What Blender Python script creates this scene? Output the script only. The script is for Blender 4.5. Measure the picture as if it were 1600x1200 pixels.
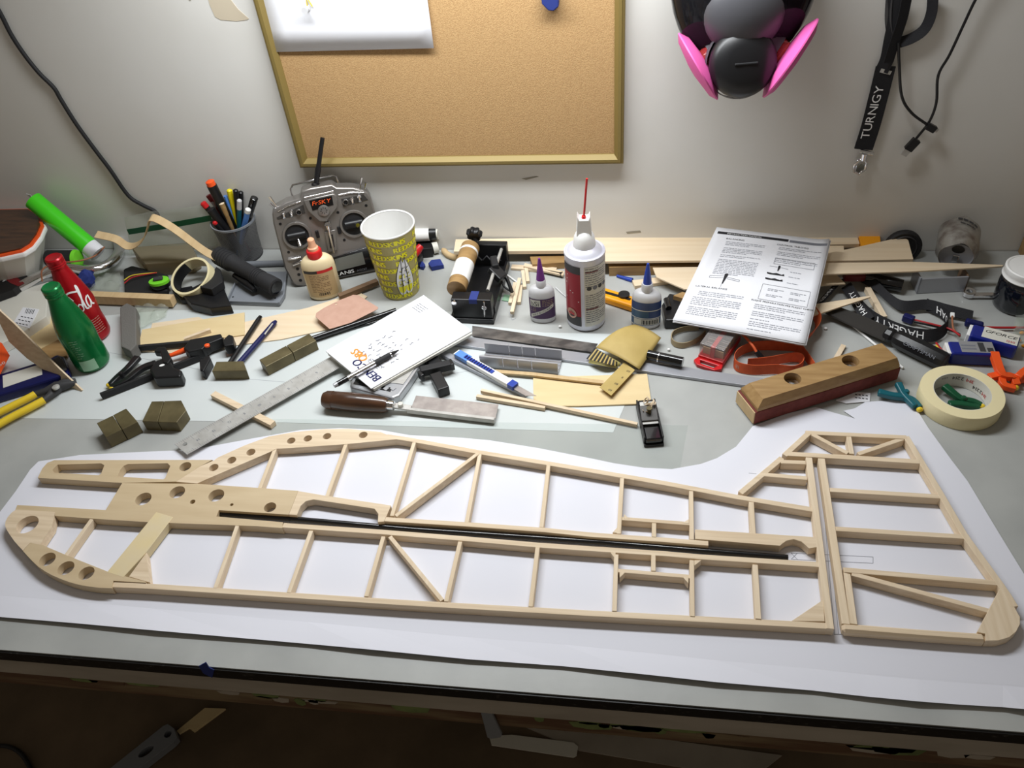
import bpy, math, random
from mathutils import Vector, Matrix
from mathutils.geometry import tessellate_polygon
random.seed(7)
for _o in list(bpy.data.objects): bpy.data.objects.remove(_o)
scene = bpy.context.scene
COL = scene.collection
V = Vector
PI = math.pi

# ------------------------------------------------------------------ camera
T = 0.76            # bench top height above the floor
CH = 0.90           # camera height above the bench top
F = 1290.0          # focal length in pixels of a 1600x1200 frame
YW = 1.333          # wall plane
YF = 0.441          # front edge of the bench
_n = V((153, 1384, 1290)).normalized()
_x = V((8800, 230, -1290)); _x = (_x - _n * _x.dot(_n)).normalized()
_z = -_n
_y = _z.cross(_x)
RR = Matrix((_x, _y, _z))
CAM = V((0, 0, T + CH))
cam_data = bpy.data.cameras.new('camera')
cam_data.sensor_width = 36.0
cam_data.lens = F * 36.0 / 1600.0
cam_data.clip_start = 0.02
cam = bpy.data.objects.new('camera', cam_data)
COL.objects.link(cam)
_r, _d, _f = RR @ V((1, 0, 0)), RR @ V((0, 1, 0)), RR @ V((0, 0, 1))
cam.matrix_world = Matrix(((_r.x, -_d.x, -_f.x, CAM.x), (_r.y, -_d.y, -_f.y, CAM.y), (_r.z, -_d.z, -_f.z, CAM.z), (0, 0, 0, 1)))
scene.camera = cam

# ------------------------------------------------------------------ world, lamp, exposure
world = bpy.data.worlds.new('World'); scene.world = world
world.use_nodes = True
world.node_tree.nodes['Background'].inputs[0].default_value = (1.0, 0.87, 0.71, 1)
world.node_tree.nodes['Background'].inputs[1].default_value = 0.15
def area_light(name, loc, target, sx, sy, watts, col):
    ld = bpy.data.lights.new(name, 'AREA'); ld.shape = 'RECTANGLE'
    ld.size = sx; ld.size_y = sy; ld.energy = watts; ld.color = col
    lo = bpy.data.objects.new(name, ld); COL.objects.link(lo)
    lo.location = loc
    lo.rotation_euler = (V(target) - V(loc)).to_track_quat('-Z', 'Y').to_euler()
    return lo
area_light('bench_lamp', (-0.26, 1.12, T + 0.82), (-0.26, 0.95, T), 0.85, 0.12, 11.5, (0.95, 0.98, 1.0))
scene.view_settings.view_transform = 'Standard'
scene.view_settings.look = 'None'
scene.view_settings.exposure = 0.0
scene.view_settings.gamma = 1.0
scene.view_settings.use_curve_mapping = False

# ------------------------------------------------------------------ pixel helpers
def ray(px, py): return RR @ V(((px - 800) / F, (py - 600) / F, 1.0))
def P(px, py, h=0.0):
    d = ray(px, py); return CAM + d * ((T + h - CAM.z) / d.z)
def Wl(px, py, off=0.0):
    d = ray(px, py); return CAM + d * ((YW - off - CAM.y) / d.y)
class Plane:
    def __init__(s, o, n): s.o = V(o); s.n = V(n).normalized()
    def at(s, px, py, off=0.0):
        d = ray(px, py); t = (s.o + s.n * off - CAM).dot(s.n) / d.dot(s.n)
        return CAM + d * t
def plane3(a, b, c):
    n = (b - a).cross(c - a).normalized()
    if n.dot(CAM - a) < 0: n = -n
    return Plane(a, n)
def frame(a, b, up=V((0, 0, 1))):
    x = (b - a).normalized(); y = up.cross(x).normalized(); z = x.cross(y)
    return Matrix(((x.x, y.x, z.x, a.x), (x.y, y.y, z.y, a.y), (x.z, y.z, z.z, a.z), (0, 0, 0, 1)))
def Tm(*a): return Matrix.Translation(V(a))
def Rz(a): return Matrix.Rotation(a, 4, 'Z')
def Rx(a): return Matrix.Rotation(a, 4, 'X')
def Ry(a): return Matrix.Rotation(a, 4, 'Y')

# ------------------------------------------------------------------ materials
def lin(c):
    r = []
    for x in c[:3]:
        x /= 255.0
        r.append(x / 12.92 if x <= 0.04045 else ((x + 0.055) / 1.055) ** 2.4)
    return (r[0], r[1], r[2], 1.0)
MATS = {}
def mat(name, rgb, rough=0.5, metal=0.0, rgb2=None, nscale=(20, 20, 20), ndet=4, contrast=(0.35, 0.65), bump=0.0, bscale=None, trans=0.0, alpha=1.0, ior=1.45, coat=0.0, spec=0.5, emit=0):
    if name in MATS: return MATS[name]
    m = bpy.data.materials.new(name); MATS[name] = m
    m.use_nodes = True
    nt = m.node_tree; b = nt.nodes['Principled BSDF']
    b.inputs['Base Color'].default_value = lin(rgb)
    b.inputs['Roughness'].default_value = rough
    b.inputs['Metallic'].default_value = metal
    b.inputs['Transmission Weight'].default_value = trans
    b.inputs['Alpha'].default_value = alpha
    b.inputs['IOR'].default_value = ior
    b.inputs['Coat Weight'].default_value = coat
    b.inputs['Specular IOR Level'].default_value = spec
    if rgb2 or bump:
        tc = nt.nodes.new('ShaderNodeTexCoord'); mp = nt.nodes.new('ShaderNodeMapping')
        nt.links.new(tc.outputs['Object'], mp.inputs[0])
        if isinstance(nscale, (int, float)): nscale = (nscale,) * 3
        mp.inputs['Scale'].default_value = nscale
        no = nt.nodes.new('ShaderNodeTexNoise'); no.inputs['Scale'].default_value = 1.0; no.inputs['Detail'].default_value = ndet
        nt.links.new(mp.outputs[0], no.inputs['Vector'])
        if rgb2:
            cr = nt.nodes.new('ShaderNodeValToRGB')
            cr.color_ramp.elements[0].position = contrast[0]; cr.color_ramp.elements[0].color = lin(rgb)
            cr.color_ramp.elements[1].position = contrast[1]; cr.color_ramp.elements[1].color = lin(rgb2)
            nt.links.new(no.outputs['Fac'], cr.inputs[0]); nt.links.new(cr.outputs[0], b.inputs['Base Color'])
        if bump:
            bp = nt.nodes.new('ShaderNodeBump'); bp.inputs['Strength'].default_value = bump; bp.inputs['Distance'].default_value = 0.002
            src = no
            if bscale:
                mp2 = nt.nodes.new('ShaderNodeMapping'); nt.links.new(tc.outputs['Object'], mp2.inputs[0])
                mp2.inputs['Scale'].default_value = (bscale,) * 3 if isinstance(bscale, (int, float)) else bscale
                src = nt.nodes.new('ShaderNodeTexNoise'); src.inputs['Scale'].default_value = 1.0
                nt.links.new(mp2.outputs[0], src.inputs['Vector'])
            nt.links.new(src.outputs['Fac'], bp.inputs['Height']); nt.links.new(bp.outputs[0], b.inputs['Normal'])
    return m
GR = dict(contrast=(0.3, 0.72), ndet=5)
mat('balsa_x', (227, 208, 180), 0.7, rgb2=(209, 187, 156), nscale=(8, 190, 190), bump=0.08, **GR)
mat('balsa_y', (229, 211, 184), 0.7, rgb2=(212, 191, 160), nscale=(190, 8, 190), bump=0.08, **GR)
mat('balsa_sheet', (230, 212, 184), 0.65, rgb2=(221, 199, 166), nscale=(5, 90, 90), bump=0.04, **GR)
mat('plywood', (206, 186, 152), 0.55, rgb2=(195, 173, 138), nscale=(10, 70, 70), **GR)
mat('ply_light', (222, 201, 156), 0.55, rgb2=(214, 190, 143), nscale=(9, 60, 60), **GR)
mat('glued_ply', (222, 202, 148), 0.5, rgb2=(216, 200, 166), nscale=(26, 26, 26), **GR)
mat('oak', (168, 136, 90), 0.5, rgb2=(143, 111, 68), nscale=(14, 120, 120), bump=0.1, **GR)
mat('dark_wood', (84, 54, 34), 0.3, rgb2=(48, 30, 20), nscale=(20, 120, 120), coat=0.5, **GR)
mat('brown_stick', (128, 102, 78), 0.6, rgb2=(106, 82, 60), nscale=(8, 120, 120), **GR)
mat('cardboard', (205, 180, 138), 0.8, rgb2=(192, 164, 122), nscale=(120, 10, 40), bump=0.1, **GR)
mat('paper', (228, 229, 234), 0.75)
mat('plan_paper', (224, 225, 234), 0.7, rgb2=(220, 221, 230), nscale=(2.5, 2.5, 2.5))
mat('print_grey', (120, 122, 130), 0.8)
mat('print_fine', (158, 160, 168), 0.8)
mat('print_black', (30, 30, 34), 0.7)
mat('print_white', (235, 235, 235), 0.6)
mat('pencil', (150, 152, 160), 0.8)
mat('black', (22, 22, 24), 0.38)
mat('black_gloss', (12, 12, 14), 0.15, coat=0.5)
mat('black_matte', (30, 30, 32), 0.65)
mat('rubber', (38, 38, 40), 0.7, bump=0.2, nscale=300)
mat('charcoal', (58, 58, 60), 0.55)
mat('carbon', (18, 18, 20), 0.22, coat=0.4)
mat('fabric_black', (24, 24, 28), 0.75, bump=0.3, nscale=500)
mat('steel', (196, 195, 191), 0.38, 0.35, rgb2=(178, 176, 171), nscale=(60, 60, 60))
mat('steel_dull', (172, 164, 159), 0.42, 0.4, rgb2=(150, 142, 138), nscale=(60, 60, 60))
mat('steel_stain', (136, 131, 126), 0.35, 0.4, rgb2=(84, 81, 80), nscale=(26, 46, 46))
mat('alu', (172, 174, 180), 0.35, 0.4)
mat('chrome', (225, 225, 228), 0.12, 1.0)
mat('brass', (110, 100, 70), 0.42, 0.35, rgb2=(90, 81, 55), nscale=(35, 35, 35))
mat('gunmetal', (134, 130, 126), 0.3, 0.55)
mat('gunmetal_dark', (74, 72, 70), 0.4, 0.5)
mat('red', (196, 30, 34), 0.35)
mat('dark_red', (110, 24, 28), 0.4)
mat('coke_red', (176, 18, 30), 0.28, 0.35)
mat('bottle_green', (16, 122, 62), 0.24, 0.35, rgb2=(10, 98, 48), nscale=(14, 14, 8))
mat('pale_green', (150, 190, 158), 0.35, 0.2)
mat('lime', (70, 214, 30), 0.3, coat=0.4)
mat('lime_small', (120, 214, 50), 0.4)
mat('yellow', (232, 200, 50), 0.4)
mat('yellow_pen', (236, 216, 20), 0.4)
mat('amber', (240, 160, 20), 0.4)
mat('orange', (244, 90, 34), 0.4)
mat('print_orange', (250, 146, 60), 0.6)
mat('orange_band', (206, 92, 48), 0.6, rgb2=(196, 84, 42), nscale=120)
mat('blue', (30, 62, 160), 0.4)
mat('navy', (16, 22, 78), 0.35)
mat('lipo_blue', (20, 34, 124), 0.3, coat=0.3)
mat('label_blue', (62, 96, 132), 0.4)
mat('label_navy', (46, 72, 128), 0.4)
mat('duster_red', (150, 26, 38), 0.35)
mat('sky_blue', (90, 140, 214), 0.4)
mat('tape_blue', (36, 52, 122), 0.7)
mat('teal', (18, 92, 104), 0.4)
mat('clamp_green', (14, 78, 48), 0.4)
mat('purple', (110, 40, 130), 0.4)
mat('violet_label', (70, 36, 84), 0.45)
mat('pink', (216, 92, 160), 0.55)
mat('leather', (194, 156, 138), 0.65, rgb2=(187, 148, 130), nscale=60)
mat('gold_paper', (186, 162, 98), 0.6, rgb2=(174, 150, 86), nscale=20)
mat('white_plastic', (238, 238, 236), 0.4)
mat('off_white', (216, 214, 204), 0.5)
mat('cream_glue', (226, 208, 168), 0.4)
mat('label_tan', (190, 166, 124), 0.5)
mat('nozzle', (236, 176, 140), 0.4)
mat('milky', (226, 226, 228), 0.35, trans=0.25)
mat('tape_cream', (232, 220, 176), 0.65)
mat('grey_plastic', (128, 132, 138), 0.42)
mat('grey_foam', (104, 102, 98), 0.8, bump=0.3, nscale=400)
mat('silver_plastic', (178, 180, 184), 0.3, 0.5)
mat('screen', (112, 114, 108), 0.15)
mat('sandpaper', (116, 54, 48), 0.85, rgb2=(100, 44, 40), nscale=90, bump=0.3, bscale=900)
mat('tan_rubber', (150, 134, 104), 0.6)
mat('clear', (244, 246, 248), 0.08, trans=1.0, ior=1.2)
mat('clear_red', (226, 80, 80), 0.12, trans=0.7, ior=1.25)
mat('smoke_clear', (150, 138, 110), 0.2, trans=0.6, ior=1.2)
mat('jar_dark', (16, 20, 28), 0.1, coat=0.6)
mat('visor', (40, 40, 44), 0.06, trans=0.55, ior=1.2)
mat('mask_grey', (74, 74, 78), 0.4)
mat('wire_red', (176, 40, 44), 0.4)
mat('wire_brown', (150, 96, 66), 0.5)
mat('wire_yellow', (220, 196, 60), 0.5)
mat('can_silver', (172, 169, 162), 0.35, 0.5, rgb2=(128, 118, 112), nscale=(45, 45, 45), contrast=(0.45, 0.65))
mat('can_white', (214, 214, 224), 0.35, 0.2)
mat('cup_yellow', (226, 222, 30), 0.4)
mat('cup_olive', (168, 158, 98), 0.45)
mat('bright_yellow', (240, 232, 20), 0.4)

def clear_film(name, tint, fac, rough=0.06):
    m = bpy.data.materials.new(name); MATS[name] = m; m.use_nodes = True
    nt = m.node_tree; b = nt.nodes['Principled BSDF']
    b.inputs['Base Color'].default_value = lin(tint); b.inputs['Roughness'].default_value = rough
    tr = nt.nodes.new('ShaderNodeBsdfTransparent'); tr.inputs[0].default_value = lin(tint)
    mx = nt.nodes.new('ShaderNodeMixShader'); mx.inputs[0].default_value = fac
    nt.links.new(tr.outputs[0], mx.inputs[1]); nt.links.new(b.outputs[0], mx.inputs[2])
    nt.links.new(mx.outputs[0], nt.nodes['Material Output'].inputs[0])
clear_film('film', (246, 248, 247), 0.05)
clear_film('box_clear', (236, 232, 230), 0.22)
clear_film('bag_film', (246, 248, 244), 0.10, 0.12)
clear_film('brown_film', (186, 175, 148), 0.35, 0.25)

def cork_mat():
    m = mat('cork', (190, 155, 108), 0.85, rgb2=(172, 136, 92), nscale=(620, 620, 620), contrast=(0.4, 0.62), bump=0.35)
cork_mat()
mat('frame_brown', (132, 96, 54), 0.5)
mat('frame_gold', (134, 116, 66), 0.42, 0.2)

def wall_mat():
    m = mat('wall_paint', (222, 221, 217), 0.42, rgb2=(215, 213, 207), nscale=(3, 3, 3), bump=0.05, bscale=60)
wall_mat()
mat('wall_patch', (198, 186, 164), 0.8)
mat('scuff', (150, 146, 134), 0.8)
def table_mat():
    m = mat('laminate', (176, 178, 175), 0.38, rgb2=(160, 162, 160), nscale=(9, 9, 9), ndet=8, contrast=(0.35, 0.7), bump=0.03, bscale=120)
table_mat()
mat('under_sheet', (206, 211, 211), 0.5, rgb2=(198, 204, 203), nscale=(4, 4, 4))
mat('edge_black', (20, 20, 20), 0.4, rgb2=(70, 70, 68), nscale=(120, 120, 300), contrast=(0.62, 0.72))
mat('fascia', (176, 168, 156), 0.6, rgb2=(158, 150, 138), nscale=(8, 8, 30))
mat('rail_wood', (96, 70, 50), 0.7, rgb2=(132, 116, 88), nscale=(7, 30, 60), contrast=(0.42, 0.68))
mat('green_stain', (124, 138, 84), 0.7, rgb2=(92, 104, 62), nscale=(30, 30, 30))
mat('floor_concrete', (122, 104, 82), 0.75, rgb2=(96, 82, 64), nscale=(5, 5, 5), ndet=8, bump=0.1, bscale=80)

def mesh_cup_mat():
    m = bpy.data.materials.new('wire_mesh'); MATS['wire_mesh'] = m; m.use_nodes = True
    nt = m.node_tree; N = nt.nodes.new; L = nt.links.new
    b = nt.nodes['Principled BSDF']; b.inputs['Base Color'].default_value = lin((120, 120, 122)); b.inputs['Metallic'].default_value = 0.6; b.inputs['Roughness'].default_value = 0.4
    tc = N('ShaderNodeTexCoord'); sp = N('ShaderNodeSeparateXYZ'); L(tc.outputs['Object'], sp.inputs[0])
    at = N('ShaderNodeMath'); at.operation = 'ARCTAN2'; L(sp.outputs[1], at.inputs[0]); L(sp.outputs[0], at.inputs[1])
    def mul(src, k):
        q = N('ShaderNodeMath'); q.operation = 'MULTIPLY'; L(src, q.inputs[0]); q.inputs[1].default_value = k; return q.outputs[0]
    def op(o, a, c=None, v=None):
        q = N('ShaderNodeMath'); q.operation = o; L(a, q.inputs[0])
        if c is not None: L(c, q.inputs[1])
        if v is not None: q.inputs[1].default_value = v
        return q.outputs[0]
    a = mul(at.outputs[0], 34.0); z = mul(sp.outputs[2], 1100.0)
    s1 = op('ABSOLUTE', op('SINE', op('ADD', a, z))); s2 = op('ABSOLUTE', op('SINE', op('SUBTRACT', a, z)))
    g = op('GREATER_THAN', op('MINIMUM', s1, s2), v=0.70)
    tr = N('ShaderNodeBsdfTransparent'); mx = N('ShaderNodeMixShader')
    L(g, mx.inputs[0]); L(b.outputs[0], mx.inputs[1]); L(tr.outputs[0], mx.inputs[2]); L(mx.outputs[0], nt.nodes['Material Output'].inputs[0])
mesh_cup_mat()

# ------------------------------------------------------------------ mesh builder
_GL = {}
def glyph(ch):
    if ch not in _GL:
        cu = bpy.data.curves.new('glyph', 'FONT'); cu.body = ch; cu.resolution_u = 3
        ob = bpy.data.objects.new('glyph', cu)
        me = bpy.data.meshes.new_from_object(ob)
        vs = [v.co.copy() for v in me.vertices]; fs = [tuple(p.vertices) for p in me.polygons]
        bpy.data.objects.remove(ob); bpy.data.curves.remove(cu); bpy.data.meshes.remove(me)
        x0 = min((v.x for v in vs), default=0); x1 = max((v.x for v in vs), default=0.25)
        _GL[ch] = ([V((v.x - x0, v.y, 0)) for v in vs], fs, x1 - x0)
    return _GL[ch]
class MB:
    def __init__(s, M=None): s.v = []; s.f = []; s.M = M if M is not None else Matrix()
    def add(s, vs, fs, M=None):
        n = len(s.v); A = s.M @ M if M is not None else s.M
        s.v += [A @ V(v) for v in vs]; s.f += [tuple(i + n for i in f) for f in fs]; return s
    def box(s, x0, x1, y0, y1, z0, z1, M=None):
        return s.add([(x0,y0,z0),(x1,y0,z0),(x1,y1,z0),(x0,y1,z0),(x0,y0,z1),(x1,y0,z1),(x1,y1,z1),(x0,y1,z1)],
                     [(3,2,1,0),(4,5,6,7),(0,1,5,4),(1,2,6,5),(2,3,7,6),(3,0,4,7)], M)
    def prism(s, pts, vec, holes=()):
        """closed outline (3D points) extruded by vec, with holes"""
        vec = V(vec); loops = [[V(p) for p in pts]] + [[V(p) for p in h] for h in holes]
        flat = [p for l in loops for p in l]; n = len(flat)
        nrm = V((0, 0, 0)); L = loops[0]
        for i in range(len(L)):
            a, b = L[i], L[(i + 1) % len(L)]; nrm += a.cross(b)
        flip = nrm.dot(vec) < 0
        if len(loops) == 1: tris = [tuple(range(n))]; tf = not flip
        else:
            tris = []
            for t in tessellate_polygon(loops):
                a, b, c = (flat[i] for i in t); k = (b - a).cross(c - a).dot(vec)
                if abs(k) < 1e-16: continue
                tris.append(tuple(t) if k > 0 else (t[0], t[2], t[1]))
            tf = True
        fs = []
        for t in tris:
            t = t if tf else t[::-1]
            fs.append(tuple(i + n for i in t)); fs.append(tuple(reversed(t)))
        k0 = 0
        for li, l in enumerate(loops):
            m = len(l); nn = V((0, 0, 0))
            for i in range(m): nn += l[i].cross(l[(i + 1) % m])
            ccw = nn.dot(vec) > 0
            out = ccw if li == 0 else not ccw
            for i in range(m):
                a, b = k0 + i, k0 + (i + 1) % m
                fs.append((a, b, b + n, a + n) if out else (b, a, a + n, b + n))
            k0 += m
        return s.add(flat + [p + vec for p in flat], fs)
    def bar(s, a, b, w, h):
        """stick: centre line of its top face a->b, width w, height h (down)"""
        a, b = V(a), V(b); d = (b - a).normalized(); p = V((-d.y, d.x, 0)).normalized() * (w / 2)
        return s.prism([a - p - V((0,0,h)), b - p - V((0,0,h)), b + p - V((0,0,h)), a + p - V((0,0,h))], (0, 0, h))
    def beam(s, a, b, w, h, up=V((0,0,1))):
        M = frame(V(a), V(b), up); L = (V(b) - V(a)).length
        return s.box(0, L, -w/2, w/2, -h/2, h/2, M)
    def tube(s, pts, r, seg=10, caps=True, closed=False):
        pts = [V(p) for p in pts]; n = len(pts)
        rs = r if isinstance(r, (list, tuple)) else [r] * n
        t0 = (pts[1] - pts[0]).normalized(); u = t0.orthogonal().normalized(); vs = []; prev = t0
        for i in range(n):
            if closed: t = (pts[(i + 1) % n] - pts[i - 1]).normalized()
            elif i == 0: t = t0
            elif i == n - 1: t = (pts[-1] - pts[-2]).normalized()
            else: t = ((pts[i] - pts[i-1]).normalized() + (pts[i+1] - pts[i]).normalized()).normalized()
            u = prev.rotation_difference(t) @ u; u = (u - t * u.dot(t)).normalized(); prev = t
            w = t.cross(u)
            for k in range(seg):
                a = 2 * PI * k / seg; vs.append(pts[i] + (u * math.cos(a) + w * math.sin(a)) * rs[i])
        fs = []
        for i in range(n if closed else n - 1):
            j = (i + 1) % n
            for k in range(seg):
                k2 = (k + 1) % seg; fs.append((i*seg+k, i*seg+k2, j*seg+k2, j*seg+k))
        if caps and not closed:
            fs.append(tuple(reversed(range(seg)))); fs.append(tuple((n-1)*seg + k for k in range(seg)))
        return s.add(vs, fs)
    def lathe(s, prof, seg=36, M=None, sx=1.0, sy=1.0, a0=0.0, a1=2*PI, capb=True, capt=True):
        vs = []; fs = []; full = abs(a1 - a0 - 2 * PI) < 1e-6; m = seg if full else seg + 1
        for r, z in prof:
            for k in range(m):
                a = a0 + (a1 - a0) * k / seg; vs.append((r * math.cos(a) * sx, r * math.sin(a) * sy, z))
        for i in range(len(prof) - 1):
            for k in range(seg):
                k2 = (k + 1) % m if full else k + 1
                fs.append((i*m+k, i*m+k2, (i+1)*m+k2, (i+1)*m+k))
        if full and capb: fs.append(tuple(reversed(range(m))))
        if full and capt: fs.append(tuple((len(prof)-1)*m + k for k in range(m)))
        return s.add(vs, fs, M)
    def ribbon(s, pts, wv, th=0.0006, wlist=None):
        """band following pts; wv = width vector (or list of them)"""
        pts = [V(p) for p in pts]; n = len(pts); vs = []
        for i, p in enumerate(pts):
            w = V(wv[i]) if isinstance(wv, list) else V(wv)
            t = (pts[min(i+1, n-1)] - pts[max(i-1, 0)]).normalized(); nn = t.cross(w).normalized() * (th / 2)
            vs += [p - w/2 - nn, p + w/2 - nn, p + w/2 + nn, p - w/2 + nn]
        fs = [(0, 3, 2, 1), (4*n-4, 4*n-3, 4*n-2, 4*n-1)]
        for i in range(n - 1):
            for k in range(4):
                k2 = (k + 1) % 4; fs.append((4*i+k, 4*i+k2, 4*i+4+k2, 4*i+4+k))
        return s.add(vs, fs)
    def grid(s, fn, nu, nv):
        vs = [fn(i / nu, j / nv) for j in range(nv + 1) for i in range(nu + 1)]
        fs = [(j*(nu+1)+i, j*(nu+1)+i+1, (j+1)*(nu+1)+i+1, (j+1)*(nu+1)+i) for j in range(nv) for i in range(nu)]
        return s.add(vs, fs)
    def ball(s, c, r, sx=1, sy=1, sz=1, seg=14, rings=8):
        prof = [(max(1e-5, r * math.sin(PI * i / rings)), -r * math.cos(PI * i / rings)) for i in range(rings + 1)]
        return s.lathe(prof, seg, Tm(*c) @ Matrix.Diagonal((sx, sy, sz, 1)), capb=False, capt=False)
    def text(s, st, size, M, fn=None, align=0.5, gap=0.09, squeeze=1.0):
        """flat lettering in the local xy plane of M (or mapped by fn(x, y) -> point)"""
        w = sum((0.3 if c == ' ' else glyph(c)[2] + gap) for c in st) - gap
        x = -w * align
        for c in st:
            if c == ' ': x += 0.3; continue
            gv, gf, gw = glyph(c)
            pts = [((v.x + x) * size * squeeze, v.y * size) for v in gv]
            s.add([fn(a, b) if fn else (a, b, 0) for a, b in pts], gf, None if fn else M)
            x += gw + gap
        return s
LOC = {}
def tag(o, label, cat, group=None):
    o['label'] = label; o['category'] = cat
    if group: o['group'] = group
    return o
def thing(name, label, cat, loc, group=None):
    o = bpy.data.objects.new(name, None); COL.objects.link(o)
    o.empty_display_size = 0.02; o.location = loc; LOC[o.name] = V(loc)
    return tag(o, label, cat, group)
def build(mb, name, m, parent=None, smooth=None, bevel=0.0, loc=None, seg=2, thick=0.0, label=None, kind=None):
    org = LOC[parent.name] if parent is not None else (V(loc) if loc is not None else (sum(mb.v, V()) / max(1, len(mb.v))))
    me = bpy.data.meshes.new(name); me.from_pydata([v - org for v in mb.v], [], mb.f); me.update()
    me.materials.append(MATS[m])
    o = bpy.data.objects.new(name, me); COL.objects.link(o); LOC[o.name] = org
    if parent is not None: o.parent = parent
    else: o.location = org
    if smooth is not None:
        me.shade_smooth(); me.set_sharp_from_angle(angle=math.radians(smooth))
    if thick:
        k = o.modifiers.new('thickness', 'SOLIDIFY'); k.thickness = thick; k.offset = 0
    if bevel:
        k = o.modifiers.new('bevel', 'BEVEL'); k.width = bevel; k.segments = seg; k.limit_method = 'ANGLE'; k.angle_limit = math.radians(40)
    if label: o['label'] = label
    if kind: o['kind'] = kind
    return o
def single(mb, name, m, label, cat, group=None, loc=None, **k):
    return tag(build(mb, name, m, None, loc=loc, **k), label, cat, group)
def circ(c, r, n=24, u=V((1,0,0)), w=V((0,1,0))):
    return [c + u * (r * math.cos(2*PI*i/n)) + w * (r * math.sin(2*PI*i/n)) for i in range(n)]
def spline(pts, k=6):
    """Catmull-Rom through 3D points"""
    p = [V(q) for q in pts]; p = [p[0] * 2 - p[1]] + p + [p[-1] * 2 - p[-2]]; out = []
    for i in range(1, len(p) - 2):
        for j in range(k):
            t = j / k; a, b, c, d = p[i-1], p[i], p[i+1], p[i+2]
            out.append(0.5 * ((2*b) + (c - a) * t + (2*a - 5*b + 4*c - d) * t*t + (3*b - a - 3*c + d) * t**3))
    out.append(p[-2]); return out
def words(mb, pl_fn, x0, x1, y, hgt, rnd, fill=1.0):
    """a line of print too small to read: word-length dashes from x0 to x1"""
    x = x0; end = x0 + (x1 - x0) * fill
    while x < end:
        w = min(rnd.uniform(0.0025, 0.009), end - x)
        mb.add([pl_fn(x, y), pl_fn(x + w, y), pl_fn(x + w, y + hgt), pl_fn(x, y + hgt)], [(0, 1, 2, 3)])
        x += w + 0.0012
# ------------------------------------------------------------------ setting
def struct(mb, name, m, loc=None, **k):
    o = build(mb, name, m, None, loc=loc, **k); o['kind'] = 'structure'; return o
struct(MB().box(-4.0, 3.6, -1.6, 1.45, -0.05, 0), 'floor', 'floor_concrete', loc=(0, 0, 0))
wall = struct(MB().box(-4.0, 3.6, YW, YW + 0.1, 0, 2.5), 'wall_back', 'wall_paint', loc=(0, YW, 0))
mb = MB(); q = [Wl(*p) for p in [(322,-12),(328,8),(336,26),(345,31),(370,33),(386,31),(389,29),(372,14),(352,-12)]]
mb.prism(q, (0, -0.0006, 0)); build(mb, 'bare_patch', 'wall_patch', wall)
for k, pts in enumerate([[(815,279),(838,275),(842,276),(822,281)], [(978,362),(1000,360),(1002,363),(980,365)], [(291,-4),(297,2),(303,-5)]]):
    mb = MB(); mb.prism([Wl(*p) for p in pts], (0, -0.0004, 0)); build(mb, 'scuff_mark', 'scuff', wall)

# workbench
BL, BR = -1.75, 0.98
bench = thing('workbench', 'long workbench with a worn grey laminate top and black front edging', 'workbench', (0.0, 0.9, 0.0))
top = build(MB().box(BL, BR, YF, YW - 0.002, T - 0.032, T), 'bench_top', 'laminate', bench)
build(MB().box(BL, BR, YF - 0.004, YF, T - 0.021, T - 0.0015), 'edge_strip', 'edge_black', bench)
build(MB().box(BL, BR, YF - 0.0012, YF + 0.012, T - 0.0015, T + 0.0006), 'trim_lip', 'laminate', bench)
build(MB().box(BL, BR, YF - 0.001, YF + 0.02, T - 0.062, T - 0.021), 'fascia_board', 'fascia', bench)
rail = build(MB().box(BL, BR, YF + 0.006, YF + 0.045, T - 0.108, T - 0.062), 'front_rail', 'rail_wood', bench)
for x in (BL + 0.05, BR - 0.05):
    for y in (YF + 0.08, YW - 0.09):
        build(MB().box(x - 0.045, x + 0.045, y - 0.045, y + 0.045, 0, T - 0.032), 'leg', 'rail_wood', bench)
rnd = random.Random(3)
for k in range(34):
    x = rnd.uniform(-0.75, 0.42); w = rnd.uniform(0.012, 0.06); z = T - rnd.uniform(0.066, 0.082); h = rnd.uniform(0.008, 0.02)
    mb = MB(); mb.prism([V((x + w * a, YF + 0.006, z - h * b)) for a, b in [(0,0.2),(0.4,0),(1,0.15),(0.9,0.8),(0.5,1),(0.1,0.8)]], (0, -0.0008, 0))
    build(mb, 'paint_smear', ['green_stain', 'green_stain', 'fascia', 'rail_wood'][k % 4], bench)
# ------------------------------------------------------------------ sheets lying on the bench
B = 0.0007      # everything small rests on the thin sheets
SH = [(-90,508),(120,497),(260,485),(480,484),(700,502),(850,520),(1012,523),(1003,560),(975,636),(958,676),(430,660),(60,654),(-90,651)]
mb = MB(); mb.prism([P(x, y, 0.0001) for x, y in SH], (0, 0, 0.0003))
single(mb, 'backing_paper', 'under_sheet', 'large white backing sheet lying under the tools on the bench', 'paper')
bs = bpy.data.objects['backing_paper']
for ln_ in ([(160,549),(212,558),(300,575),(386,592),(445,597)], [(700,585),(742,578)], [(796,488),(800,500),(806,497)], [(775,503),(781,492)], [(1010,566),(1090,578)]):
    mb = MB()
    for a_, b_ in zip(ln_, ln_[1:]): mb.bar(P(*a_, 0.00048), P(*b_, 0.00048), 0.0007, 0.00006)
    build(mb, 'pencil_mark', 'pencil', bs)
def film_fn(u, v):
    a = P(425, 655, 0).lerp(P(1075, 665, 0), u); b = P(415, 780, 0).lerp(P(1050, 800, 0), u)
    p = a.lerp(b, v); p.z = T + 0.0009 + 0.0022 * max(0, math.sin(u * 31 + v * 2)) * (1 - v) ** 2 * (u > 0.8); return p
single(MB().grid(film_fn, 60, 6), 'clear_film_sheet', 'film', 'clear plastic film running out from under the paper plan', 'plastic film', smooth=60)
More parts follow.
